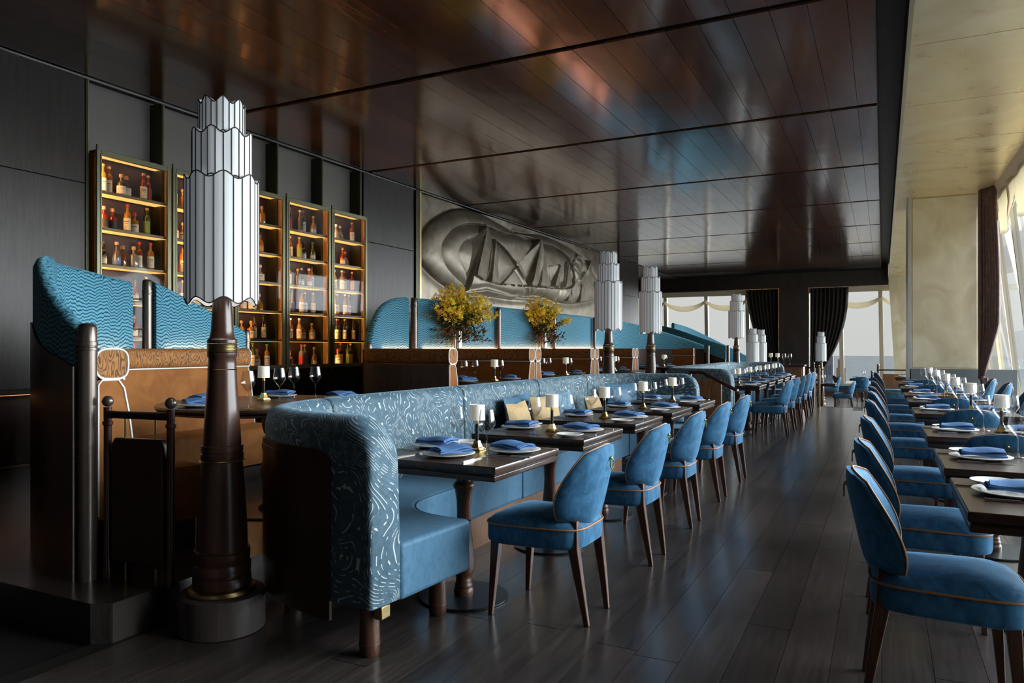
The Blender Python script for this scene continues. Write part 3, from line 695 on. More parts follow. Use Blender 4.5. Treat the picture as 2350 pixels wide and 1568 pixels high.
# ================= FLOOR LAMPS =================
def make_flamp():
    t=thing('floor_lamp','x','floor lamp')
    mk('base_ring',MB().lathe([(.146,0),(.150,.004),(.150,.018),(.146,.024),(.118,.03)],48),'abrass',t,smooth=40)
    mk('foot',MB().lathe([(.125,.024),(.128,.035),(.128,.075),(.122,.08),(.120,.085),(.126,.09),(.128,.13),(.122,.138),(.118,.143),(.122,.148),(.124,.185),(.118,.192)],48),'lampwood',t,smooth=40)
    mk('brass_band',MB().lathe([(.120,.192),(.123,.196),(.120,.2)],48),'abrass',t,smooth=40)
    mk('lower_shaft',MB().lathe([(.113,.2),(.110,.3),(.098,.50),(.090,.60)],48),'lampwood',t,smooth=50)
    mk('brass_band',MB().lathe([(.096,.600),(.100,.603),(.096,.607)],48),'abrass',t,smooth=40)
    mk('collar',MB().lathe([(.092,.607),(.094,.612),(.094,.635),(.089,.638),(.089,.643),(.092,.646),(.092,.672),(.086,.676)],48),'lampwood',t,smooth=40)
    mk('middle_shaft',MB().lathe([(.084,.676),(.080,.75),(.066,.95),(.063,1.02)],48),'lampwood',t,smooth=50)
    mk('brass_band',MB().lathe([(.064,1.02),(.0665,1.0225),(.064,1.025)],48),'abrass',t,smooth=40)
    mk('upper_collar',MB().lathe([(.063,1.025),(.062,1.05),(.061,1.075),(.064,1.08),(.066,1.09),(.066,1.1)],48),'lampwood',t,smooth=40)
    pr=[(.062,1.1)]
    for k in range(6): z=1.102+.0065*k; pr+=[(.0655,z),(.067,z+.003),(.0655,z+.006)]
    mk('ribbed_brass_ring',MB().lathe(pr,48),'abrass',t,smooth=30)
    mk('neck',MB().lathe([(.062,1.142),(.066,1.145),(.066,1.158),(.060,1.163),(.056,1.168),(.050,1.2),(.042,1.32),(.036,1.42),(.03,1.5)],48),'lampwood',t,smooth=50)
    def tier(R_,z0,z1,ph,name):
        nlobe=8; N=96
        def P(i,z,dr=0):
            a=2*PI*i/N; w=cos(nlobe*a+ph); return ((R_*(1+.016*w)+dr)*cos(a),(R_*(1+.016*w)+dr)*sin(a),z+.014*w)
        mb=MB(); rings=[[P(i,z0) for i in range(N)],[P(i,z1) for i in range(N)],[P(i,z1,-.003) for i in range(N)],[P(i,z0,-.003) for i in range(N)]]; rings.append(rings[0]); mb.loft(rings,True,False)
        s=mk(name,mb,'shade',t,smooth=45)
        for zz in (z0,z1): mk('edge_trim',MB().tube([P(i,zz,.001) for i in range(N)],.0028,6,True),'rib',s,smooth=50)
        n_=24
        for k in range(n_):
            i=int(k*N/n_); mk('rib',MB().tube([P(i,z0,.001),P(i,z1,.001)],.0026,5),'rib',s)
        if 1:
            cap=[P(i,z1,-.004) for i in range(N)]
            mk('diffuser',MB().add(cap+[(0,0,z1)],[(i,(i+1)%N,N) for i in range(N)]),'shade',s)
    tier(.158,1.335,1.895,0,'lower_shade'); tier(.130,1.885,2.10,PI,'middle_shade'); tier(.099,2.09,2.245,0,'upper_shade')
    l=bpy.data.lights.new('bulb','POINT'); l.energy=.9; l.color=(1,.93,.84); l.shadow_soft_size=.06
    b=bpy.data.objects.new('bulb',l); COL.objects.link(b); b.parent=t; b.location=(0,0,1.6)
    return t
FLP=Proto(make_flamp())
mp=tag(mk('lamp_plinth',MB().lathe([(.185,0),(.19,.004),(.19,.166),(.185,.17)],48),'darkwood',loc=(-2.73,2.44,0),smooth=40),'dark rounded plinth under the nearest floor lamp','plinth')
LG='tall tiered floor lamps'
FLP.put((-2.73,2.44,.17),.1,'tall lamp with tiered white shade, nearest to the viewer, left of the banquette',LG)
FLP.put((-2.89,8.27,.17),.3,'tall tiered lamp just past the far end of the front banquette bench',LG)
FLP.put((-2.89,10.03,.17),.5,'tall tiered lamp in front of the last caramel booth',LG)
FLP.put((-2.74,15.9,.17),.2,'tall tiered lamp behind the rear banquette, against the left end window',LG)
FLP.put((-3.03,19.97,-.45),.4,'tiered lamp on the lower floor, left one of the touching pair',LG)
FLP.put((-3.0,21.2,-.45),.6,'tiered lamp on the lower floor, right one of the touching pair',LG)
FLP.put((-1.74,25.1,-.45),.2,'tiered lamp standing alone before the tied brown curtain',LG)
# ================= BOTTLE CABINETS =================
CY=[4.83,5.74,6.64,7.53,8.45,9.30]; SH=[1.06,1.41,1.79,2.17,2.555,2.935]; CZ0,CZ1=1.02,3.335
def bprof(kind,h):
    if kind==0: return [(.036,0),(.038,.006),(.038,h*.58),(.034,h*.66),(.015,h*.74),(.0135,h*.9),(.016,h*.905),(.016,h*.92)]
    if kind==1: return [(.046,0),(.048,.006),(.048,h*.52),(.040,h*.62),(.017,h*.68),(.015,h*.82),(.018,h*.83),(.018,h*.85)]
    if kind==2: return [(.050,0),(.058,.01),(.056,h*.35),(.030,h*.55),(.015,h*.62),(.013,h*.82),(.017,h*.83),(.017,h*.85)]
    if kind==3: return [(.033,0),(.0345,.005),(.0345,h*.62),(.030,h*.70),(.0135,h*.80),(.0125,h*.92),(.014,h*.93),(.014,h*.94)]
    return [(.040,0),(.043,.006),(.045,h*.45),(.036,h*.58),(.016,h*.66),(.0145,h*.86),(.017,h*.87),(.017,h*.89)]
BPR={}
def bottle(kind,col,lab,cap,loc,label,sq=False,txt=False):
    key=(kind,col,lab,cap,sq,txt)
    if key not in BPR:
        h=[.30,.235,.22,.32,.26][kind]; t=thing('bottle','x','bottle'); p=bprof(kind,h)
        fn=(lambda a:1/max(abs(cos(a)),abs(sin(a)))*.93 if 1 else 1) if sq else None
        n=8 if sq else 16
        if sq: mb=MB().lathe([(r*1.02,z) for r,z in p],8,fn=lambda a:1.0)
        else: mb=MB().lathe(p,16)
        mk('body',mb,MT['bot'][col],t,smooth=35)
        rc=p[-1][0]+.002; mk('cap',MB().lathe([(rc,p[-1][1]-.001),(rc+.001,p[-1][1]+.004),(rc,h),(rc*.7,h+.003)],14),MT['bcap'][cap],t,smooth=40)
        if lab is not None:
            r=p[1][0]+.0012; z0,z1=h*.07,h*(.50 if kind in(0,3) else .44); A=1.2
            pts=[(r*cos(-A+2*A*k/8),r*sin(-A+2*A*k/8)) for k in range(9)]
            l=mk('label',MB().add([(x,y,z0) for x,y in pts]+[(x,y,z1) for x,y in pts],[(k,k+1,k+10,k+9) for k in range(8)]),MT['lab'][lab],t,smooth=60)
            if txt or lab in (0,1):
                mb=MB(); rr=r+.0008
                if not txt:
                    for zz,hw in ((z0+(z1-z0)*.22,.28),(z0+(z1-z0)*.5,.42),(z0+(z1-z0)*.66,.6)):
                        q=[(rr*cos(-hw+2*hw*k/4),rr*sin(-hw+2*hw*k/4)) for k in range(5)]
                        mb.add([(x,y,zz) for x,y in q]+[(x,y,zz+(.0035 if hw<.6 else .008)) for x,y in q],[(k,k+1,k+6,k+5) for k in range(4)])
                    mk('print',mb,'ink',l)
                else:
                    cu=bpy.data.curves.new('print','FONT'); cu.body='RUSSEL'; cu.size=.021; cu.align_x='CENTER'; cu.extrude=.0003
                    tmp=bpy.data.objects.new('tmp',cu); COL.objects.link(tmp); bpy.context.view_layer.update()
                    me=bpy.data.meshes.new_from_object(tmp.evaluated_get(bpy.context.evaluated_depsgraph_get())); bpy.data.objects.remove(tmp)
                    for v in me.vertices:
                        a=v.co.x/rr; zz=z0+(z1-z0)*.62+v.co.y; v.co=(rr*cos(a),rr*sin(a),zz)
                    me.materials.clear(); me.materials.append(MT['inkred']); o=bpy.data.objects.new('print',me); COL.objects.link(o); o.parent=l
                    q=[(rr*cos(-1.2+.3*k),rr*sin(-1.2+.3*k)) for k in range(9)]; zz=z0+.004
                    mk('print',MB().add([(x,y,zz) for x,y in q]+[(x,y,zz+.004) for x,y in q],[(k,k+1,k+10,k+9) for k in range(8)]),'inkred',l)
        BPR[key]=Proto(t)
    return BPR[key].put(loc,R.uniform(-.25,.25)-.65,label,'bottles in the wall cabinets')
CN=['first','second','third','fourth','fifth']; SN=['bottom','second lowest','third lowest','third highest','second highest','top']; PN=['first','second','third','fourth','fifth','sixth','seventh']
KN_=['slender','square shouldered','squat decanter','tall narrow','round']
# per cabinet, per shelf (top first): list of (pos, kind, liquid, label, cap[,flags])
def row(*a): return a
DEF={}
DEF[0]=[[(.12,0,5,1,0),(.26,0,0,0,0),(.40,1,6,1,0,'t'),(.53,1,6,0,0,'t'),(.76,0,1,0,0),(.89,0,1,2,0)],
 [(.13,1,1,3,0),(.31,1,1,3,0),(.50,0,5,0,2),(.66,1,5,0,2),(.82,0,4,4,0)],
 [(.05,0,5,1,0),(.17,4,3,0,1),(.33,4,6,5,0),(.47,1,0,None,0),(.60,1,2,None,0),(.74,0,0,0,2),(.88,0,5,0,2)],
 [(.2,2,0,0,0),(.45,1,0,1,0),(.62,4,0,0,1),(.85,0,5,0,3)],[(.15,1,0,0,0),(.4,0,5,0,0),(.6,1,1,0,0),(.82,4,0,1,1)],[(.15,0,3,0,1),(.38,1,0,0,0),(.6,0,1,1,2),(.82,3,4,0,1)]]
DEF[3]=[[(.10,0,3,1,0),(.24,3,3,2,2),(.44,0,6,3,0),(.60,3,3,1,4),(.80,4,5,1,0)],[(.08,0,3,5,0),(.25,0,0,0,0),(.42,0,5,4,3),(.60,4,3,1,1),(.78,4,4,1,4)],
 [(.07,0,6,5,1),(.22,0,5,0,0),(.38,1,6,None,0),(.55,4,6,1,5),(.68,4,5,1,5),(.83,0,5,1,1)],[(.10,1,5,6,1),(.30,0,6,5,1),(.48,0,5,1,1),(.64,0,6,1,0),(.79,0,2,1,0)],
 [(.10,0,5,0,5),(.26,0,0,1,5),(.42,0,5,0,5),(.58,1,0,0,1),(.76,1,5,1,0)],[(.08,4,1,3,1),(.26,2,0,3,1),(.48,0,2,2,2),(.64,0,6,5,0),(.82,4,0,0,0)]]
DEF[4]=[[(.26,2,2,None,5),(.48,2,2,None,5),(.80,0,1,1,0)],[(.04,4,5,0,0),(.24,2,0,3,3),(.48,4,1,0,0),(.66,2,2,None,0)],[(.10,1,2,None,5),(.30,0,5,0,5),(.46,0,2,1,5),(.62,0,1,6,2),(.80,0,1,6,0)],
 [(.20,3,2,1,5),(.38,3,2,0,5),(.56,3,2,1,5),(.78,3,2,0,0)],[(.04,3,3,0,4),(.16,3,3,6,2),(.28,3,3,0,3),(.42,3,3,0,2),(.55,3,3,1,3),(.70,3,3,3,1),(.85,3,3,0,1)],
 [(.05,3,3,4,1),(.20,2,1,1,2),(.32,1,5,1,2),(.50,3,3,1,3),(.66,3,4,4,1),(.84,3,3,6,5)]]
def rr_(n):
    L=[]; x=.08
    for k in range(n): L.append((x,R.choice([0,0,1,4,3,2]),R.choice([0,5,1,6,2,5]),R.choice([0,1,0,1,5,None]),R.choice([0,0,1,5,2]))); x+=.84/(n-1)
    return L
DEF[1]=[rr_(5),rr_(5),rr_(5),rr_(5),rr_(5),rr_(5)]
DEF[2]=[[(.3,4,5,1,0),(.55,1,2,None,0),(.70,1,5,None,0)],[(.2,1,0,0,0),(.45,4,5,0,0),(.66,4,5,6,1)],[(.2,0,0,0,0),(.4,1,5,1,0),(.66,2,2,1,5)],[(.10,2,1,None,0),(.3,2,0,1,0),(.46,2,5,0,0),(.70,2,5,None,5)],
 [(.08,0,3,0,1),(.28,1,5,6,0),(.44,1,5,0,0),(.58,0,0,0,1),(.74,3,3,0,1)],[(.1,4,1,2,2),(.3,0,1,1,1),(.48,3,4,1,4),(.64,1,5,1,0),(.82,0,5,1,4)]]
for c in range(5):
    y0,y1=CY[c]+.012,CY[c+1]-.012; cab=thing('bottle_cabinet','tall olive bronze glass bottle cabinet, %s from the left on the wall'%CN[c],'cabinet',(-7.3,(y0+y1)/2,CZ0),0,'lit bottle cabinets')
    hw=(y1-y0)/2; Hc=CZ1-CZ0
    mk('back_board',MB().box(-.19,-.18,-hw+.02,hw-.02,.02,Hc-.02),'cabin',cab)
    mk('side_board',MB().box(-.18,.05,-hw,-hw+.02,0,Hc),'cabside',cab); mk('side_board',MB().box(-.18,.05,hw-.02,hw,0,Hc),'cabside',cab)
    mk('top_board',MB().box(-.18,.05,-hw,hw,Hc-.02,Hc),'olive',cab); mk('base_board',MB().box(-.18,.05,-hw,hw,0,.02),'shelf',cab)
    d=mk('door_frame',MB().box(.055,.085,-hw,-hw+.05,-.01,Hc+.01).box(.055,.085,hw-.05,hw,-.01,Hc+.01).box(.055,.085,-hw+.05,hw-.05,Hc-.05,Hc+.01).box(.055,.085,-hw+.05,hw-.05,-.01,.045),'olive',cab,bevel=.004)
    mk('inner_bead',MB().box(.085,.092,-hw+.036,-hw+.05,.03,Hc-.035).box(.085,.092,hw-.05,hw-.036,.03,Hc-.035).box(.085,.092,-hw+.05,hw-.05,Hc-.05,Hc-.036).box(.085,.092,-hw+.05,hw-.05,.031,.045),'olive',d)
    mk('pane',MB().box(.066,.069,-hw+.05,hw-.05,.045,Hc-.05),'panecab',d)
    for zz in (Hc+.02,-.03): mk('hinge_pin',MB().lathe([(.012,0),(.012,.05),(.007,.055)],12,(.07,-hw+.012,zz-.015)),'abrass',cab,smooth=40)
    mk('led_strip',MB().box(.025,.04,-hw+.022,-hw+.03,.05,Hc-.05),'led',cab); mk('led_strip',MB().box(-.176,-.170,hw-.028,hw-.022,.05,Hc-.05),'led',cab)
    for k,z in enumerate(SH):
        zz=z-CZ0
        if k: 
            mk('shelf',MB().box(-.18,.045,-hw+.02,hw-.02,zz-.03,zz),'shelf',cab,bevel=.003)
            mk('diffuser',MB().box(-.12,.036,-hw+.03,hw-.03,zz-.034,zz-.031),'ledwide',cab)
        shelfrow=DEF[c][5-k]
        for j,b in enumerate(shelfrow):
            fl_=b[5:] ; pos,kind,col,lab,cap=b[:5]; z_=z+.0008 if k else CZ0+.0208
            nm='%s %s bottle, %s from the left on the %s shelf, %s cabinet'%(KN_[kind],BC[col][0],PN[j],SN[k],CN[c])
            bottle(kind,col,lab,cap,(-7.3-.055-(.05 if j%2 else 0),y0+.07+(y1-y0-.14)*pos,z_),nm,False,bool(fl_))
    mk('diffuser',MB().box(-.12,.036,-hw+.03,hw-.03,Hc-.025,Hc-.021),'ledwide',cab)
# ================= RELIEF =================
RC={
'O':[(10.95,3.18),(11.07,3.38),(11.34,3.6),(11.66,3.77),(12.04,3.93),(12.26,3.98),(12.65,4.04),(13.12,4.05),(13.63,4.0),(14.2,3.93),(14.86,3.87),(15.43,3.95),(16.18,4.0),(17.2,3.99),(18.04,3.92),(18.7,3.82),(19.15,3.67),(19.67,3.41),(20.3,3.06),(19.67,2.68),(18.83,2.54),(18.04,2.46),(17.2,2.47),(16.47,2.53),(15.94,2.56),(15.25,2.49),(14.52,2.41),(13.26,2.37),(12.52,2.36),(12.17,2.39),(11.8,2.48),(11.46,2.59),(11.15,2.73),(10.95,2.89)],
'S':[(11.51,3.1),(11.54,3.23),(11.74,3.42),(12.01,3.59),(12.36,3.7),(12.71,3.76),(13.09,3.8),(13.44,3.79),(13.93,3.76),(14.32,3.78),(14.86,3.85),(15.79,3.81),(16.68,3.8),(17.53,3.67),(17.93,3.47),(18.1,3.14),(17.93,2.9),(17.2,2.8),(16.18,2.75),(15.16,2.7),(14.01,2.66),(13.44,2.66),(12.98,2.69),(12.68,2.74),(12.52,2.48),(12.26,2.56),(11.95,2.68),(11.66,2.84),(11.53,3.01)],
'T':[(12.12,3.11),(12.17,3.23),(12.36,3.38),(12.71,3.5),(12.98,3.56),(13.26,3.58),(13.55,3.56),(13.85,3.49),(14.2,3.35),(14.44,3.23),(14.65,3.1),(14.01,2.67),(13.44,2.66),(12.98,2.69),(12.68,2.74),(12.45,2.72),(12.39,2.77),(12.2,2.94)],
'A1':[(13.07,3.77),(12.45,2.45),(12.71,3.48)],
'A2':[(13.07,3.77),(12.52,2.42),(12.45,2.45)],
'A3':[(13.07,3.77),(13.52,3.58),(12.68,2.74)],
'A4':[(13.52,3.58),(13.3,2.66),(12.68,2.74)],
'B':[(13.59,3.57),(13.32,2.65),(13.89,2.66)],
'C':[(14.65,3.08),(13.95,2.66),(15.14,2.71)],
'D1':[(15.7,3.85),(15.18,2.71),(15.79,2.75)],
'D2':[(15.7,3.85),(14.65,3.14),(15.18,2.71)],
'D3':[(15.7,3.85),(16.52,2.79),(15.79,2.75)],
'E':[(15.96,3.65),(15.79,2.75),(16.55,2.79)],
'F':[(16.96,3.38),(16.6,2.83),(17.15,2.83)],
'F2':[(16.32,3.27),(16.93,3.37),(16.57,2.84)],
'G':[(17.5,3.52),(17.28,2.82),(17.98,2.95)],
'G2':[(17.36,3.52),(17.5,3.52),(17.2,2.82)],
'I':[(18.52,3.06),(18.28,2.51),(19.21,2.61)],
'J':[(17.87,2.86),(17.45,2.5),(17.93,2.53)],
'H':[(19.15,3.73),(18.89,3.3),(19.67,2.92)],
'l1':[(14.65,3.1),(14.9,2.92),(15.16,2.72),(15.43,2.49),(15.84,2.27)],
'l2':[(12.52,2.36),(13.26,2.47),(14.52,2.41),(16.18,2.47)],
'l3':[(18.04,3.15),(17.9,3.29),(17.93,3.47),(18.04,3.62),(18.28,3.76),(18.58,3.76),(18.8,3.63),(18.8,3.36),(18.46,3.1)],
'l4':[(15.89,2.73),(15.89,2.28)],
'l5':[(17.2,2.8),(17.15,2.47)],
'l6':[(14.86,3.87),(15.7,3.87)],
'l7':[(18.04,3.55),(18.46,3.37)],

}
def relief():
    Y0,Y1,Z0,Z1=10.86,21.9,1.30,4.065; ny,nz=1000,210
    yy,zz=np.meshgrid(np.linspace(Y0,Y1,ny),np.linspace(Z0,Z1,nz),indexing='ij')
    asp=.62 # the picture is stretched along the wall
    def seg(L,closed):
        P=np.array(L); Q=np.roll(P,-1,0) if closed else P[1:]; P=P if closed else P[:-1]
        d=np.full(yy.shape,9.)
        for (a,b),(c,e) in zip(P,Q):
            vx,vz=(c-a)*asp,e-b; px,pz=(yy-a)*asp,zz-b; t=np.clip((px*vx+pz*vz)/(vx*vx+vz*vz+1e-9),0,1)
            d=np.minimum(d,np.hypot(px-t*vx,pz-t*vz))
        return d
    def inside(L):
        P=np.array(L); r=np.zeros(yy.shape,bool); n=len(P)
        for i in range(n):
            a,b=P[i]; c,e=P[(i+1)%n]
            if b==e: continue
            r^=((b>zz)!=(e>zz))&(yy<(c-a)*(zz-b)/(e-b)+a)
        return r
    def sm(L): return [(p.x,p.y) for p in crom([(a,b,0) for a,b in L],4,True)]
    h=np.zeros(yy.shape)
    for k,A,Wd in (('O',.16,.30),('S',.15,.26),('T',.14,.30)):
        L=sm(RC[k]); s=seg(L,True); i=inside(L); x=np.clip(s/Wd,0,1)
        prof=A*np.sin(x*PI/2)**.7 if k!='O' else A*np.sin(x*PI/2)**.55
        if k!='O': h=np.where(i,(.045 if k=='T' else .015)+prof*(.75 if k=='T' else 1),h)
        else: h=np.where(i,prof,h-.05*np.exp(-(s/.10)**2))
    def tri(L,hs):
        nonlocal h
        (x1,y1),(x2,y2),(x3,y3)=L; D=(y2-y3)*(x1-x3)+(x3-x2)*(y1-y3)
        a=((y2-y3)*(yy-x3)+(x3-x2)*(zz-y3))/D; b=((y3-y1)*(yy-x3)+(x1-x3)*(zz-y3))/D; c=1-a-b
        m=(a>=0)&(b>=0)&(c>=0); h=np.where(m,a*hs[0]+b*hs[1]+c*hs[2],h)
    tri(RC['A1'],(.30,.02,.04)); tri(RC['A2'],(.30,.22,.02)); tri(RC['A3'],(.30,.12,.26)); tri(RC['A4'],(.12,.10,.26))
    tri(RC['C'],(.12,.14,.18)); tri(RC['D2'],(.32,.10,.04)); tri(RC['D1'],(.32,.30,.14)); tri(RC['D3'],(.32,.12,.14))
    tri(RC['B'],(.20,.24,.10)); tri(RC['E'],(.22,.26,.10)); tri(RC['F'],(.24,.24,.10)); tri(RC['F2'],(.10,.20,.04)); tri(RC['G'],(.24,.26,.12)); tri(RC['G2'],(.05,.24,.26))
    tri(RC['I'],(.20,.24,.10)); tri(RC['J'],(.12,.22,.10)); tri(RC['H'],(.22,.16,.08))
    for k in ('l1','l2','l3','l4','l5','l6','l7'):
        s=seg(RC[k],False); h=h+.035*np.exp(-(s/.028)**2)-.03*np.exp(-((s-.08)/.05)**2)
    h=h+.006*np.sin(yy*3.1+zz*2)
    # light smoothing keeps edges readable but carved
    for _ in range(1): h[1:-1,1:-1]=(h[1:-1,1:-1]*4+h[:-2,1:-1]+h[2:,1:-1]+h[1:-1,:-2]+h[1:-1,2:])/8
    V=[(-7.36+float(h[i,j])*.8,float(yy[i,j]),float(zz[i,j])) for i in range(ny) for j in range(nz)]
    F=[(i*nz+j,(i+1)*nz+j,(i+1)*nz+j+1,i*nz+j+1) for i in range(ny-1) for j in range(nz-1)]
    mb=MB(); mb.v=V; mb.f=F
    t=thing('wall_relief','large carved bronze relief of sails and swirling ovals on the left wall','relief',(-7.36,10.86,1.3))
    o=mk('carved_surface',mb,'relief',t,loc=(7.36,-10.86,-1.3),smooth=50)
    mk('edge_frame',MB().box(-.1,.10,-.02,.012,0,2.77),'abrass',t)
relief()
mk('lower_panel',MB().box(-7.5,-7.36,10.86,21.9,.17,1.3),'darkwood',wl)
# ================= TEAL SCREENS AND BRONZE POSTS =================
def screen(pts,tops,bots,label,th=.05,wood_bot=.17,woodside=-1,glow=True,endround=0):
    """pts plan path; tops/bots heights at the path points, cloth between them"""
    P=crom([(x,y,0) for x,y in pts],8); T=[p.x for p in crom([(a,0,0) for a in tops],8)]; Bt=[p.x for p in crom([(a,0,0) for a in bots],8)]
    N=[]
    for i in range(len(P)):
        d=(P[min(i+1,len(P)-1)]-P[max(i-1,0)]).normalized(); N.append(Vector((d.y,-d.x,0)))
    t=thing('booth_screen',label,'screen',(0,0,0))
    rings=[]
    for p,n,zt,zb in zip(P,N,T,Bt):
        rings.append([tuple(p+n*a)[:2]+(z,) for a,z in ((-th,zb),(-th,zt-.05),(-th*.7,zt-.015),(0,zt),(th*.7,zt-.015),(th,zt-.05),(th,zb))])
    mk('fabric_panel',MB().loft(rings),'screen',t,smooth=55)
    # the timber wall that carries it
    rings=[[tuple(p+n*a)[:2]+(z,) for a,z in ((-th-.012,wood_bot),(-th-.012,zb+.002),(th*.4,zb+.002),(th*.4,wood_bot))] for p,n,zb in zip(P,N,Bt)]
    mk('timber_wall',MB().loft(rings),'mahog',t,smooth=50)
    return t
def post(x,y,z0,z1,label,r=.038):
    t=thing('post',label,'post',(x,y,z0),0,'bronze posts of the booth screens'); h=z1-z0
    mk('shaft',MB().lathe([(r,0),(r,h-.13),(r*1.1,h-.128),(r*1.1,h-.118),(r*.96,h-.115),(r*.96,h-.11),(r*1.1,h-.108),(r*1.1,h-.09),(r,h-.088)],24),'bronze_post',t,smooth=40)
    mk('cap',MB().lathe([(r,h-.088),(r,h-.02),(r*.85,h-.006),(r*.5,h),(.0001,h+.001)],24),'bronze_post',t,smooth=60)
    return t
def strut(x,y0,y1,z,label,n=2,dz=.25):
    mb=MB()
    for k in range(n): mb.tube([(x,y0,z+dz*k),(x,y1,z+dz*k)],.006,8)
    tag(mk('brass_rod',mb,'abrass',smooth=40),label,'rod','brass rods between screens and posts')
A_=[(-3.46,2.27),(-3.9,2.38),(-4.4,2.62),(-4.92,2.96),(-5.38,3.25),(-5.53,3.65),(-5.55,4.0)]
screen(A_,[1.36,1.58,1.80,1.90,1.92,1.89,1.84],[1.20,1.30,1.44,1.27,1.27,1.27,1.27],'tall curved teal screen wrapping the nearest booth, far left')
post(-3.44,2.26,.17,1.41,'thick bronze post ending the near teal screen, beside the short railing',.042)
post(-5.55,4.17,.17,1.87,'tall bronze post between the two near teal screens')
strut(-5.55,4.0,4.17,1.45,'thin brass rods joining the two near teal screens')
screen([(-5.55,4.22),(-5.55,4.5),(-5.55,4.9),(-5.55,5.2)],[1.86,1.76,1.60,1.47],[1.27]*4,'sloping teal screen behind the nearest tiered lamp')
post(-5.55,5.25,.17,1.47,'short bronze post behind the nearest tiered lamp')
screen([(-5.5,7.08),(-5.52,7.22),(-5.55,7.45),(-5.55,7.7),(-5.55,7.95)],[1.36,1.64,1.84,1.93,1.955],[1.27]*5,'quarter round teal screen between cabinets and relief')
post(-5.42,7.0,.17,1.36,'low bronze post at the rounded teal screen, left one of two',.045)
post(-5.5,7.25,.17,1.28,'lower bronze post just right of the rounded screen post',.035)
post(-5.50,8.06,.17,1.955,'tall bronze post left of the long teal screen',.045)
strut(-5.55,7.95,8.06,1.5,'thin brass rods right of the rounded teal screen')
screen([(-5.55,8.15),(-5.55,10),(-5.55,12),(-5.55,14),(-5.55,15.2),(-5.42,16.0),(-4.95,16.7),(-4.3,17.1),(-3.7,17.25)],[1.96,1.96,1.96,1.96,1.95,1.93,1.80,1.58,1.36],[1.27]*9,'long teal screen behind the row of caramel booths')
for y,l in ((10.35,'behind the left flower vase'),(12.55,'behind the right flower vase'),(14.7,'behind the second tiered lamp')): post(-5.452,y,1.2825,1.94,'bronze post on the long teal screen, '+l)
post(-3.62,17.27,.17,1.36,'bronze post ending the long teal screen at its far end')
# second group on the far side
screen([(-3.3,17.75),(-3.8,17.8),(-4.5,18.0),(-5.0,18.4),(-5.3,19.0)],[1.36,1.52,1.75,1.86,1.9],[1.02,1.2,1.45,1.5,1.5],'sloping teal screen beyond the end of the long screen',wood_bot=-.45)
post(-3.25,17.74,-.45,1.36,'bronze post ending the sloping far screen')
screen([(-5.6,18.9),(-5.6,20),(-5.6,21.2)],[2.05,2.0,1.8],[1.0]*3,'pale teal screen against the left end window',wood_bot=-.45)
post(-5.5,18.8,-.45,2.1,'far bronze post against the left end window')
post(-5.3,21.3,-.45,1.5,'far bronze post between two teal screens')
screen([(-5.6,21.8),(-5.3,22.8),(-4.6,23.5),(-3.7,23.9)],[2.05,1.9,1.5,1.0],[.2]*4,'farthest teal screen sloping down behind the fourth tiered lamp',wood_bot=-.45)
post(-3.9,21.2,-.45,1.1,'farthest bronze post right of the fourth tiered lamp')
# ================= CARAMEL BOOTHS =================
def booth(pts,label,ends=(1,1),seat=True):
    t=thing('booth',label,'booth',(0,0,0),0,'caramel booths'); P=path2(pts,8); S=P[-1][2]
    # interior on the right of travel
    def st(prof,name,mat,a=0,b=0,sm=55):
        mb=MB(); sweep(mb,P,prof,a,S-b); return mk(name,mb,mat,t,smooth=sm)
    st([(-.07,.40),(-.07,1.125),(.045,1.125),(.075,1.0),(.11,.75),(.13,.60),(.13,.40)],'backrest','caramel')
    roll=[(.0+.082*cos(a)*(1 if cos(a)>0 else .9),1.208+.080*sin(a)) for a in [2*PI*k/16 for k in range(16)]]
    roll=[(x,z) for x,z in superell(.082,.080,20,3.2)]; roll=[(x-.0,z+1.208) for x,z in roll]
    st(roll,'head_roll','roll',sm=70)
    st([(-.082,.17),(-.082,1.12),(-.07,1.12),(-.07,.17)],'timber_back','darkwood')
    mb=MB().tube([(p.x+n.x*.062,p.y+n.y*.062,1.128) for p,n,s in P],.006,6); mk('piping',mb,'piping',t,smooth=50)
    for e,(p,n,s) in ((ends[0],P[0]),(ends[1],P[-1])):
        if e:
            mb=MB().tube([(p.x+n.x*a,p.y+n.y*a,z) for a,z in roll],.0065,6,True)
            mb.tube([(p.x+n.x*a,p.y+n.y*a,z) for a,z in ((-.07,.42),(-.07,1.10),(-.05,1.125),(.03,1.125),(.06,1.08),(.085,.95),(.11,.75),(.13,.60),(.13,.42))],.0065,6)
            mk('piping',mb,'piping',t,smooth=50)
    if seat:
        inn=[(p.x+n.x*.10,p.y+n.y*.10) for p,n,s in P]; fr=[(p.x+n.x*.55,p.y+n.y*.55) for p,n,s in P]
        k=len(P); rings=[]
        mb=MB(); sweep(mb,[q for q in P],[(.10,.32),(.10,.62),(.50,.62),(.52,.60),(.52,.32)]); mk('seat',mb,'caramel',t,smooth=50)
        mb=MB(); sweep(mb,P,[(.10,.17),(.10,.32),(.46,.32),(.46,.17)]); mk('plinth',mb,'darkwood',t,smooth=50)
    return t
booth([(-3.6,2.50),(-4.1,2.60),(-4.6,2.84),(-5.0,3.25),(-5.18,3.7),(-5.2,4.2),(-5.2,4.9)],'caramel booth nearest to the viewer, inside the curved teal screen')
dv=[6.32,8.39,10.53,12.58,17.2]
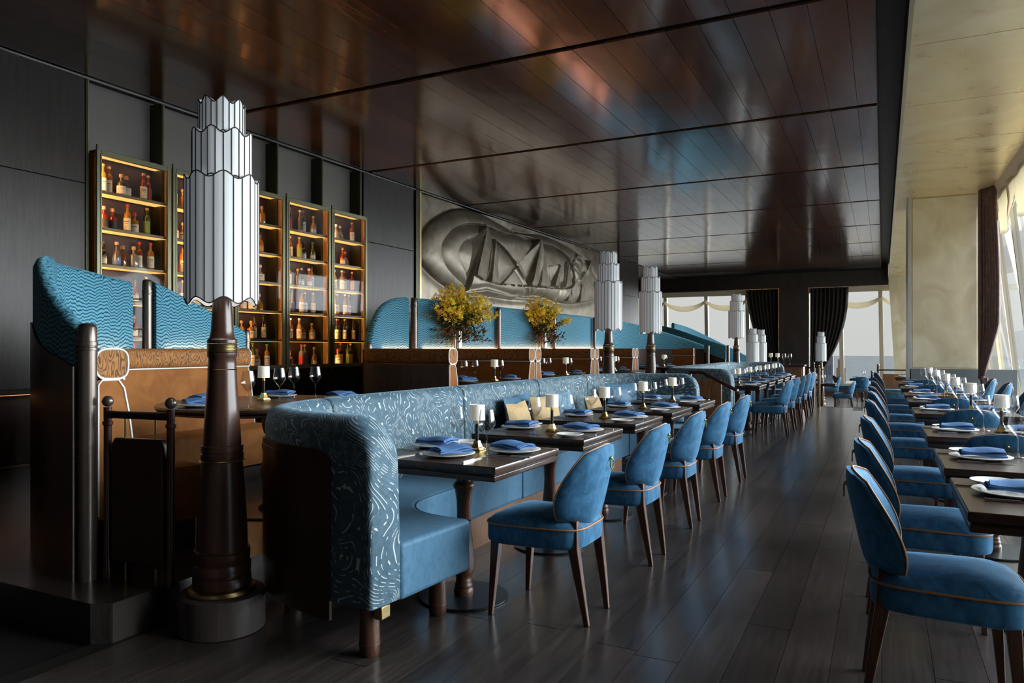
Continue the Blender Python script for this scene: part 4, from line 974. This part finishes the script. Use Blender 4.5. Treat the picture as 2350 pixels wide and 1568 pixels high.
for i in range(4):
    a,b=dv[i]+.092,dv[i+1]-.092
    c=[(-3.9,a),(-4.5,a),(-4.95,a+.1),(-5.15,a+.32),(-5.2,a+.7),(-5.2,(a+b)/2),(-5.2,b-.7),(-5.15,b-.32),(-4.95,b-.1),(-4.5,b),(-3.9,b)]
    booth(c,['caramel booth under the left flower vase','caramel booth behind the right flower vase','caramel booth behind the second tiered lamp','last wide caramel booth under the teal screen end'][i])
tag(mk('ledge',MB().box(-5.52,-5.27,8.2,17.0,1.25,1.282),'darkwood',bevel=.004),'long dark ledge behind the caramel booths, under the teal screen','ledge')
tag(mk('light_strip',MB().box(-5.49,-5.47,8.25,16.0,1.283,1.29),'ledlow'),'warm light strip glowing at the foot of the long teal screen','light strip')
tag(mk('light_strip',MB().box(-5.49,-5.47,7.35,7.93,1.275,1.283),'ledlow'),'warm light strip at the foot of the quarter round screen','light strip')
tag(mk('light_strip',MB().box(-5.48,-5.46,4.3,5.1,1.275,1.283),'ledlow'),'warm light strip behind the nearest caramel booth, right part','light strip')
tag(mk('light_strip',MB().tube([(-5.0,3.1,1.279),(-5.3,3.4,1.279),(-5.46,3.75,1.279),(-5.46,3.95,1.279)],.006,4),'ledlow'),'warm light strip behind the nearest caramel booth, left part','light strip')
tag(mk('low_wall',MB().box(-5.47,-5.30,7.3,8.0,.17,1.265),'darkwood',bevel=.004),'dark timber low wall below the quarter round screen','wall')
# booth tables
def round_table(x,y,r,label,z0=.17):
    t=thing('round_table',label,'table',(x,y,z0),0,'booth tables')
    mk('tabletop',MB().lathe([(r-.03,.70),(r-.012,.705),(r-.012,.715),(r-.02,.72),(r-.004,.725),(r,.735),(r-.004,.748),(r-.01,.75),(.0001,.75)],64),'table',t,smooth=35)
    mk('pedestal',MB().lathe([(.09,.0),(.09,.03),(.055,.06),(.045,.12),(.07,.2),(.075,.28),(.05,.42),(.045,.5),(.07,.6),(.06,.66),(.10,.70)],28),'leg',t,smooth=50)
    mk('base_disc',MB().lathe([(.30,0),(.305,.004),(.30,.012),(.0001,.014)],48),'basedisc',t,smooth=30)
    return t
round_table(-3.77,3.80,.735,'large round walnut table of the nearest caramel booth')
nm='nearest booth table'; rg='booth'
for k,p in (('P',(-4.17,3.55)),('P',(-3.85,3.27)),('P',(-4.08,4.18)),('P',(-3.55,4.28)),('l',(-3.96,3.91)),('g',(-3.44,3.27)),('g',(-3.75,3.85)),('g',(-3.87,4.12)),('g',(-3.80,4.27))):
    lay(k,0,(p[0],p[1],.92),R.uniform(0,6),'%s, %s'%(nm,{(-4.17,3.55):'left behind the tall lamp',(-3.85,3.27):'front left',(-4.08,4.18):'beyond the small lamp',(-3.55,4.28):'right edge',(-3.96,3.91):'centre',(-3.44,3.27):'just right of the tall lamp',(-3.75,3.85):'second behind the tall lamp',(-3.87,4.12):'left one of the right pair',(-3.80,4.27):'right one of the right pair'}[p]),rg)
for i,(cy,o) in enumerate(((7.35,'booth under the left vase'),(9.46,'booth behind the right vase'),(11.55,'booth behind the second tall lamp'),(14.6,'last wide booth'))):
    round_table(-3.95,cy,.60,'round walnut table in the '+o); T=lambda dx,dy:(-3.95+dx,cy+dy,.92)
    lay('P',0,T(-.38,-.12),.4,'left side of table in '+o,rg); lay('P',0,T(-.10,-.42),1.2,'near side of table in '+o,rg); lay('P',0,T(.02,.40),2,'far side of table in '+o,rg)
    lay('l',0,T(.0,.05),0,'centre of table in '+o,rg)
    for (dx,dy),q in (((-.22,-.25),'leftmost'),((-.28,.10),'middle'),((-.02,.24),'rightmost')): lay('g',0,T(dx,dy),0,'%s glass on table in %s'%(q,o),rg)
# ================= VASES WITH YELLOW BRANCHES =================
def flower_vase(x,y,label,w,hgt,seed,sc=1):
    rr=random.Random(seed); t=thing('flower_vase',label,'flower arrangement',(x,y,1.283),0,'vases of yellow branches')
    def flute(a): return 1+.05*abs(cos(6*a))
    mk('vase',MB().lathe([(.070,0),(.078,.004),(.080,.27),(.083,.275),(.078,.275),(.075,.01),(.0001,.008)],72,fn=flute),'steel',t,smooth=30)
    st=MB(); pet=MB(); pet2=MB(); lf=MB(); lf2=MB()
    def blossom(mb,c,s):
        n=Vector((rr.gauss(0,1),rr.gauss(0,1),rr.gauss(.3,1))).normalized(); u=n.orthogonal().normalized(); v=n.cross(u)
        for k in range(4):
            a=PI/2*k+rr.uniform(-.2,.2); d=u*cos(a)+v*sin(a); q=u*cos(a+PI/2)+v*sin(a+PI/2)
            b=len(mb.v); mb.v+= [tuple(c),tuple(c+d*s*.55+q*s*.28+n*s*.15),tuple(c+d*s+n*s*.35),tuple(c+d*s*.55-q*s*.28+n*s*.15)]; mb.f.append((b,b+1,b+2,b+3))
    def leafq(mb,c,s):
        n=Vector((rr.gauss(0,1),rr.gauss(0,1),rr.gauss(0,1))).normalized(); u=n.orthogonal().normalized(); v=n.cross(u)
        b=len(mb.v); mb.v+=[tuple(c),tuple(c+u*s*.5+v*s*.22+n*s*.08),tuple(c+u*s),tuple(c+u*s*.5-v*s*.22+n*s*.08)]; mb.f.append((b,b+1,b+2,b+3))
    nb=int(95*sc)
    for k in range(nb):
        a=rr.uniform(0,2*PI); out=rr.uniform(.05,1)**.8; up=hgt*(1-.55*out**1.6)*rr.uniform(.55,1.05)
        ox,oy=out*w*cos(a)*.75,out*w*sin(a)
        p0=Vector((.04*cos(a),.04*sin(a),.24)); p3=Vector((ox,oy,.26+up)); p1=p0+Vector((ox*.15,oy*.15,up*.5)); p2=p0+Vector((ox*.6,oy*.6,up*.85))
        B_=lambda t_:p0*(1-t_)**3+p1*3*t_*(1-t_)**2+p2*3*t_*t_*(1-t_)+p3*t_**3
        st.tube([B_(i/5) for i in range(6)],[.003,.0025,.002,.0017,.0013,.001],4)
        for i in range(40):
            q=rr.uniform(.28,1.0)**.75; c=B_(q)+Vector((rr.gauss(0,.022),rr.gauss(0,.022),rr.gauss(0,.02)))
            if rr.random()<.15+.62*(q-.3)/.7+.1: blossom(pet2 if rr.random()<.16-.12*q+ .10*(oy<0) else pet,c,rr.uniform(.020,.032))
        for i in range(30):
            q=rr.uniform(.12,.75); c=B_(q)+Vector((rr.gauss(0,.03),rr.gauss(0,.03),rr.gauss(0,.03))); leafq(lf,c,rr.uniform(.03,.06))
    for k in range(int(620*sc)):
        a=rr.uniform(0,2*PI); q=rr.uniform(.05,.7)*w; c=Vector((q*cos(a)*.75,q*sin(a),.24+rr.uniform(-.10,.12)-.1*q)); leafq(lf if rr.random()<.6 else lf2,c,rr.uniform(.04,.08))
    mk('stems',st,'stem',t,kind='stuff'); mk('yellow_blossoms',pet,'petal',t,kind='stuff'); mk('orange_blossoms',pet2,'petal2',t,kind='stuff'); mk('leaves',lf,'leaf',t,kind='stuff'); mk('rusty_leaves',lf2,'leaf2',t,kind='stuff')
    return t
flower_vase(-5.385,8.95,'left silver vase with wide spray of yellow branches under the relief','.'and .80,.66,3,1.25)
flower_vase(-5.385,11.9,'right silver vase with narrower spray of yellow branches under the relief',.68,.66,5,1.0)
# ================= RAILINGS =================
def railpost(t,x,y,h,r=.018):
    mk('post',MB().lathe([(r*1.15,0),(r*1.15,.05),(r,.055),(r,h-.14),(r*1.3,h-.135),(r*1.3,h-.12),(r,h-.118),(r*1.05,h-.05)],18,(x,y,0)),'mahog',t,smooth=40)
    mk('ball_finial',MB().sphere((x,y,h-.022),.027,16),'bronze_post',t,smooth=70)
t=thing('railing','short dark railing with ball finials and hanging timber panel, left of nearest tall lamp','railing',(-3.36,2.31,.17))
railpost(t,0,0,.885); railpost(t,.39,.045,.885)
mk('rail',MB().tube([(0,0,.80),(.39,.045,.80)],.019,14),'mahog',t,smooth=50)
for dx in (.10,.29): mk('brass_rod',MB().tube([(dx,.012+dx*.1,.0),(dx,.012+dx*.1,.79)],.005,8),'abrass',t,smooth=50)
mk('timber_panel',MB().ext([(.035,.10),(.355,.08),(.355,.66),(.335,.69),(.055,.69),(.035,.66)],lambda a,b,d:(a,d+a*.11,b),-.012,.026),'mahog',t,bevel=.008)
t=thing('stair_rail','sloping dark handrail on the steps between the two banquettes, upper one','handrail',(-2.18,9.4,.0),0,'handrails between the banquettes')
mk('rail',MB().tube([(-.02,.0,.985),(.14,0,.985),(.56,0,.77)],.022,12),'mahog',t,smooth=50)
for dx,h,z in ((.0,.98,.17),(.53,.78,.0)): mk('baluster',MB().tube([(dx,0,z),(dx,0,h)],.008,8),'steel',t,smooth=50)
mk('end_cap',MB().sphere((.565,0,.768),.023,12),'steel',t,smooth=60)
t=thing('stair_rail','lower sloping dark handrail nearer the front banquette end','handrail',(-2.05,8.95,.0),0,'handrails between the banquettes')
mk('rail',MB().tube([(-.3,.0,.86),(-.05,0,.76),(.17,0,.67)],.020,12),'mahog',t,smooth=50)
for dx,h,z in ((-.1,.77,.17),(.10,.7,.0)): mk('baluster',MB().tube([(dx,0,z),(dx,0,h)],.008,8),'steel',t,smooth=50)
mk('end_cap',MB().sphere((.175,0,.668),.021,12),'steel',t,smooth=60)
tag(mk('panelled_stair_wall',MB().box(-2.95,-1.95,10.16,10.22,.0,.86).box(-2.8,-2.1,10.15,10.16,.12,.76),'kick',bevel=.004),'warm brown panelled end wall behind the stair handrail','wall')
# service station and end railings
t=thing('service_station','dark walnut service cabinet at the end of the rear banquette','cabinet',(-1.95,16.85,0))
mk('carcass',MB().box(-.45,.45,-.22,.22,.02,.90),'kick',t,bevel=.006); mk('worktop',MB().box(-.48,.48,-.25,.25,.90,.94),'table',t,bevel=.006)
for a in (-.22,.22): d=mk('door',MB().box(a-.20,a+.20,-.235,-.22,.08,.86),'kick',t,bevel=.004); mk('handle',MB().tube([(a+(.14 if a<0 else -.14),-.245,.5),(a+(.14 if a<0 else -.14),-.245,.6)],.005,6),'brass',d)
for k,dx in enumerate((-.30,-.18)): GL.put((-1.95+dx+.35,16.8,.9408),0,'wine glass on the service cabinet, %s'%['left','right'][k],'service cabinet glasses')
for k,dx in enumerate((.22,.36)): TLM.put((-1.95+dx-.45,16.85,.9408),0,'table lamp on the service cabinet, %s'%['left','right'][k],'service cabinet lamps')
t=thing('railing','dark end railing with two posts at the step down, left of the aisle','railing',(-1.36,17.45,0))
railpost(t,0,0,.98,.022); railpost(t,.09,.12,.92,.02); mk('rail',MB().tube([(-.6,0,.86),(0,0,.86)],.018,10),'mahog',t,smooth=50)
for dx in (.03,.12): mk('brass_rod',MB().tube([(dx,.05,0),(dx,.05,.85)],.012,8),'abrass',t,smooth=50)
t=thing('railing','dark railing at the step down, right of the aisle before the gilded pier','railing',(-.09,17.45,0))
railpost(t,0,0,.95,.022); railpost(t,-.12,.3,.80,.022); mk('rail',MB().tube([(0,0,.83),(.95,0,.83)],.016,10),'mahog',t,smooth=50)
tag(mk('side_stand',MB().ext([(-.0,.0),(.42,0),(.42,.70),(.30,.76),(0.0,.76)],lambda a,b,d:(a+.0,d,b),16.95,17.2),'kick',bevel=.006),'low warm walnut partition by the right end railing','partition')
# ================= LOWER END ROOM =================
LR='tables and chairs in the lower end room'
for i,(x,y,a,l) in enumerate(((-1.55,22.6,0,'lower room table left of aisle, nearer'),(-2.1,25.6,0,'lower room table before the curtain'),(-.6,26.9,0,'lower room table before the end window'),(.55,19.0,0,'lower room window row table, nearest'),(.55,20.6,0,'lower room window row table, second'),(.55,22.2,0,'lower room window row table, third'),(.55,23.9,0,'lower room window row table, last'))):
    TB.put((x,y,-.45),a,'square dark walnut table, '+l,LR); q=(x,y,.30)
    for k,(kk,dx,dy) in enumerate((('P',-.2,0),('P',.2,.02),('g',.0,-.15),('g',.05,.15))): lay(kk,0,(x+dx,y+dy,.30),.3*k,'%s side of %s'%(['left','right','near','far'][k],l),'lower room')
    if i in (3,5): lay('l',0,(x+.02,y,.30),0,'on '+l,'lower room')
for x,y,a,l in ((-.98,22.5,PI,'blue chair right of the nearer lower room table'),(-2.2,22.6,0,'blue chair left of the nearer lower room table'),(-1.5,25.7,PI+.2,'blue chair right of the table before the curtain'),(-2.1,24.9,PI/2,'blue chair on near side of the table before the curtain'),
   (-.65,26.2,PI/2+.25,'dark blue chair seen from behind before the end window'),(.1,26.9,PI,'blue chair right of the table before the end window'),(-1.2,27.0,.2,'blue chair left of the table before the end window'),
   (.08,18.95,0,'lower room chair, nearest on aisle side of window row'),(.08,20.6,0,'lower room chair, second on aisle side of window row'),(.08,22.2,0,'lower room chair, third on aisle side of window row'),(.08,23.9,0,'lower room chair, last on aisle side of window row')):
    CH.put((x,y,-.45),a,'blue velvet chair: '+l,LR)
# ================= RIGHT CURTAIN AND SWAGS =================
def rcurtain():
    mb=MB(); n=64; rings=[]
    for j in range(30):
        t=j/29; z=3.79+(.86-3.79)*t; k=1-max(0,t-.75)*1.9; xa=1.36; xb=1.54+.06*sin(PI*t*.9); ring=[]
        if t>.75: xa=1.36+.0*(t-.75); xb=1.58-(t-.75)*.75
        for i in range(n+1):
            u=i/n; ring.append((xa+(xb-xa)*u+.01*sin(40*u),13.72-.28*u+.045*cos(2*PI*7*u)*k,z))
        rings.append(ring)
    mb.loft(rings,False,False); t=thing('curtain','brown velvet curtain tied back beside the gilded pier, right','curtain',(0,0,0))
    o=mk('cloth',mb,'curtain',t,smooth=60); o.modifiers.new('s','SOLIDIFY').thickness=.012
    mk('tie_knot',MB().sphere((1.38,13.6,.84),.05,12).tube([(1.38,13.62,.84),(1.42,13.6,.72),(1.44,13.6,.5)],[.03,.04,.05],8),'curtain',t,smooth=60)
    mb=MB(); rings=[]
    for j in range(8):
        z=.83-.75*j/7; rings.append([(1.38+.16*(i/16)*(.5+.5*j/7),13.62+.035*cos(2*PI*3*i/16),z) for i in range(17)])
    mb.loft(rings,False,False); o=mk('tail',mb,'curtain',t,smooth=60); o.modifiers.new('s','SOLIDIFY').thickness=.012
rcurtain()
def rswag(y0,y1,label):
    mb=MB(); rings=[]; n=40
    for i in range(n+1):
        u=i/n; y=y0+(y1-y0)*u; dr=.42+.42*(1-(2*u-1)**2)**.7; ring=[]
        for k in range(12):
            v=k/11; z=3.79-dr*v; ring.append((1.565+.01*v+.03*sin(v*PI)+.022*sin(9*v+PI*4*u)*v,y,z))
        rings.append(ring)
    mb.loft(rings,False,False); o=mk('swag_curtain',mb,'sheer',smooth=70); o.modifiers.new('s','SOLIDIFY').thickness=.004
    tag(o,label,'swag','cream swags along the window wall')
for k,(a,l) in enumerate(((7.1,'nearest cream swag at the top of the window wall, at the right frame edge'),(8.7,'cream swag on the window wall, second from the frame edge'),(10.3,'cream swag on the window wall, third from the frame edge'),(11.9,'cream swag on the window wall, next to the brown curtain'))): rswag(a,a+1.6,l)
# ================= OUTSIDE =================
o=mk('sea',MB().loft([[(r_*cos(2*PI*k/64),r_*sin(2*PI*k/64),-158) for k in range(64)] for r_ in (40,300,900,2000,4000,7000,11000,17200)],True,False),'sea'); o['kind']='structure'
o=mk('ground',MB().box(-2600,2600,900,3900,-157.5,-157),'land'); o['kind']='structure'
rb=random.Random(11)
def tower(x,y,w,d,h,mat,label):
    t=thing('tower_building',label,'building',(x,y,-157)); mk('wall',MB().box(-w/2,w/2,-d/2,d/2,0,h),mat,t)
    mk('crown',MB().box(-w*.35,w*.35,-d*.35,d*.35,h,h*1.03),mat,t)
    for i in range(3):
        for j in range(9):
            x_=-w*.36+w*.28*i; z_=h*(.97-.05*j); mk('window',MB().box(x_,x_+w*.14,-d/2-.4,-d/2,z_-h*.028,z_),'bwin',t)
tower(-25.5,400,7,7,154.5,MT['bld'][0],'grey blue tower beyond the end window, beside the tied curtain')
tower(-19.6,425,4.5,5,148,MT['bld'][1],'slim tan brick tower beyond the end window')
for k in range(14):
    y=rb.uniform(950,2200); x=(-.16+.0155*k)*y-20; w=rb.uniform(5,13); h=rb.uniform(6,24)
    m_=rb.choice(MT['bld'][2:]+MT['bld'][:1]); tag(mk('building',MB().box(x-w/2,x+w/2,y,y+w,-157,-157+h).box(x-w/4,x+w/4,y+2,y+w*.6,-157+h,-157+h*1.15),m_),'small hazy low building in the distant town, number %s from the left'%['one','two','three','four','five','six','seven','eight','nine','ten','eleven','twelve','thirteen','fourteen'][k],'building','distant town buildings')
for o in (CH.r,):pass
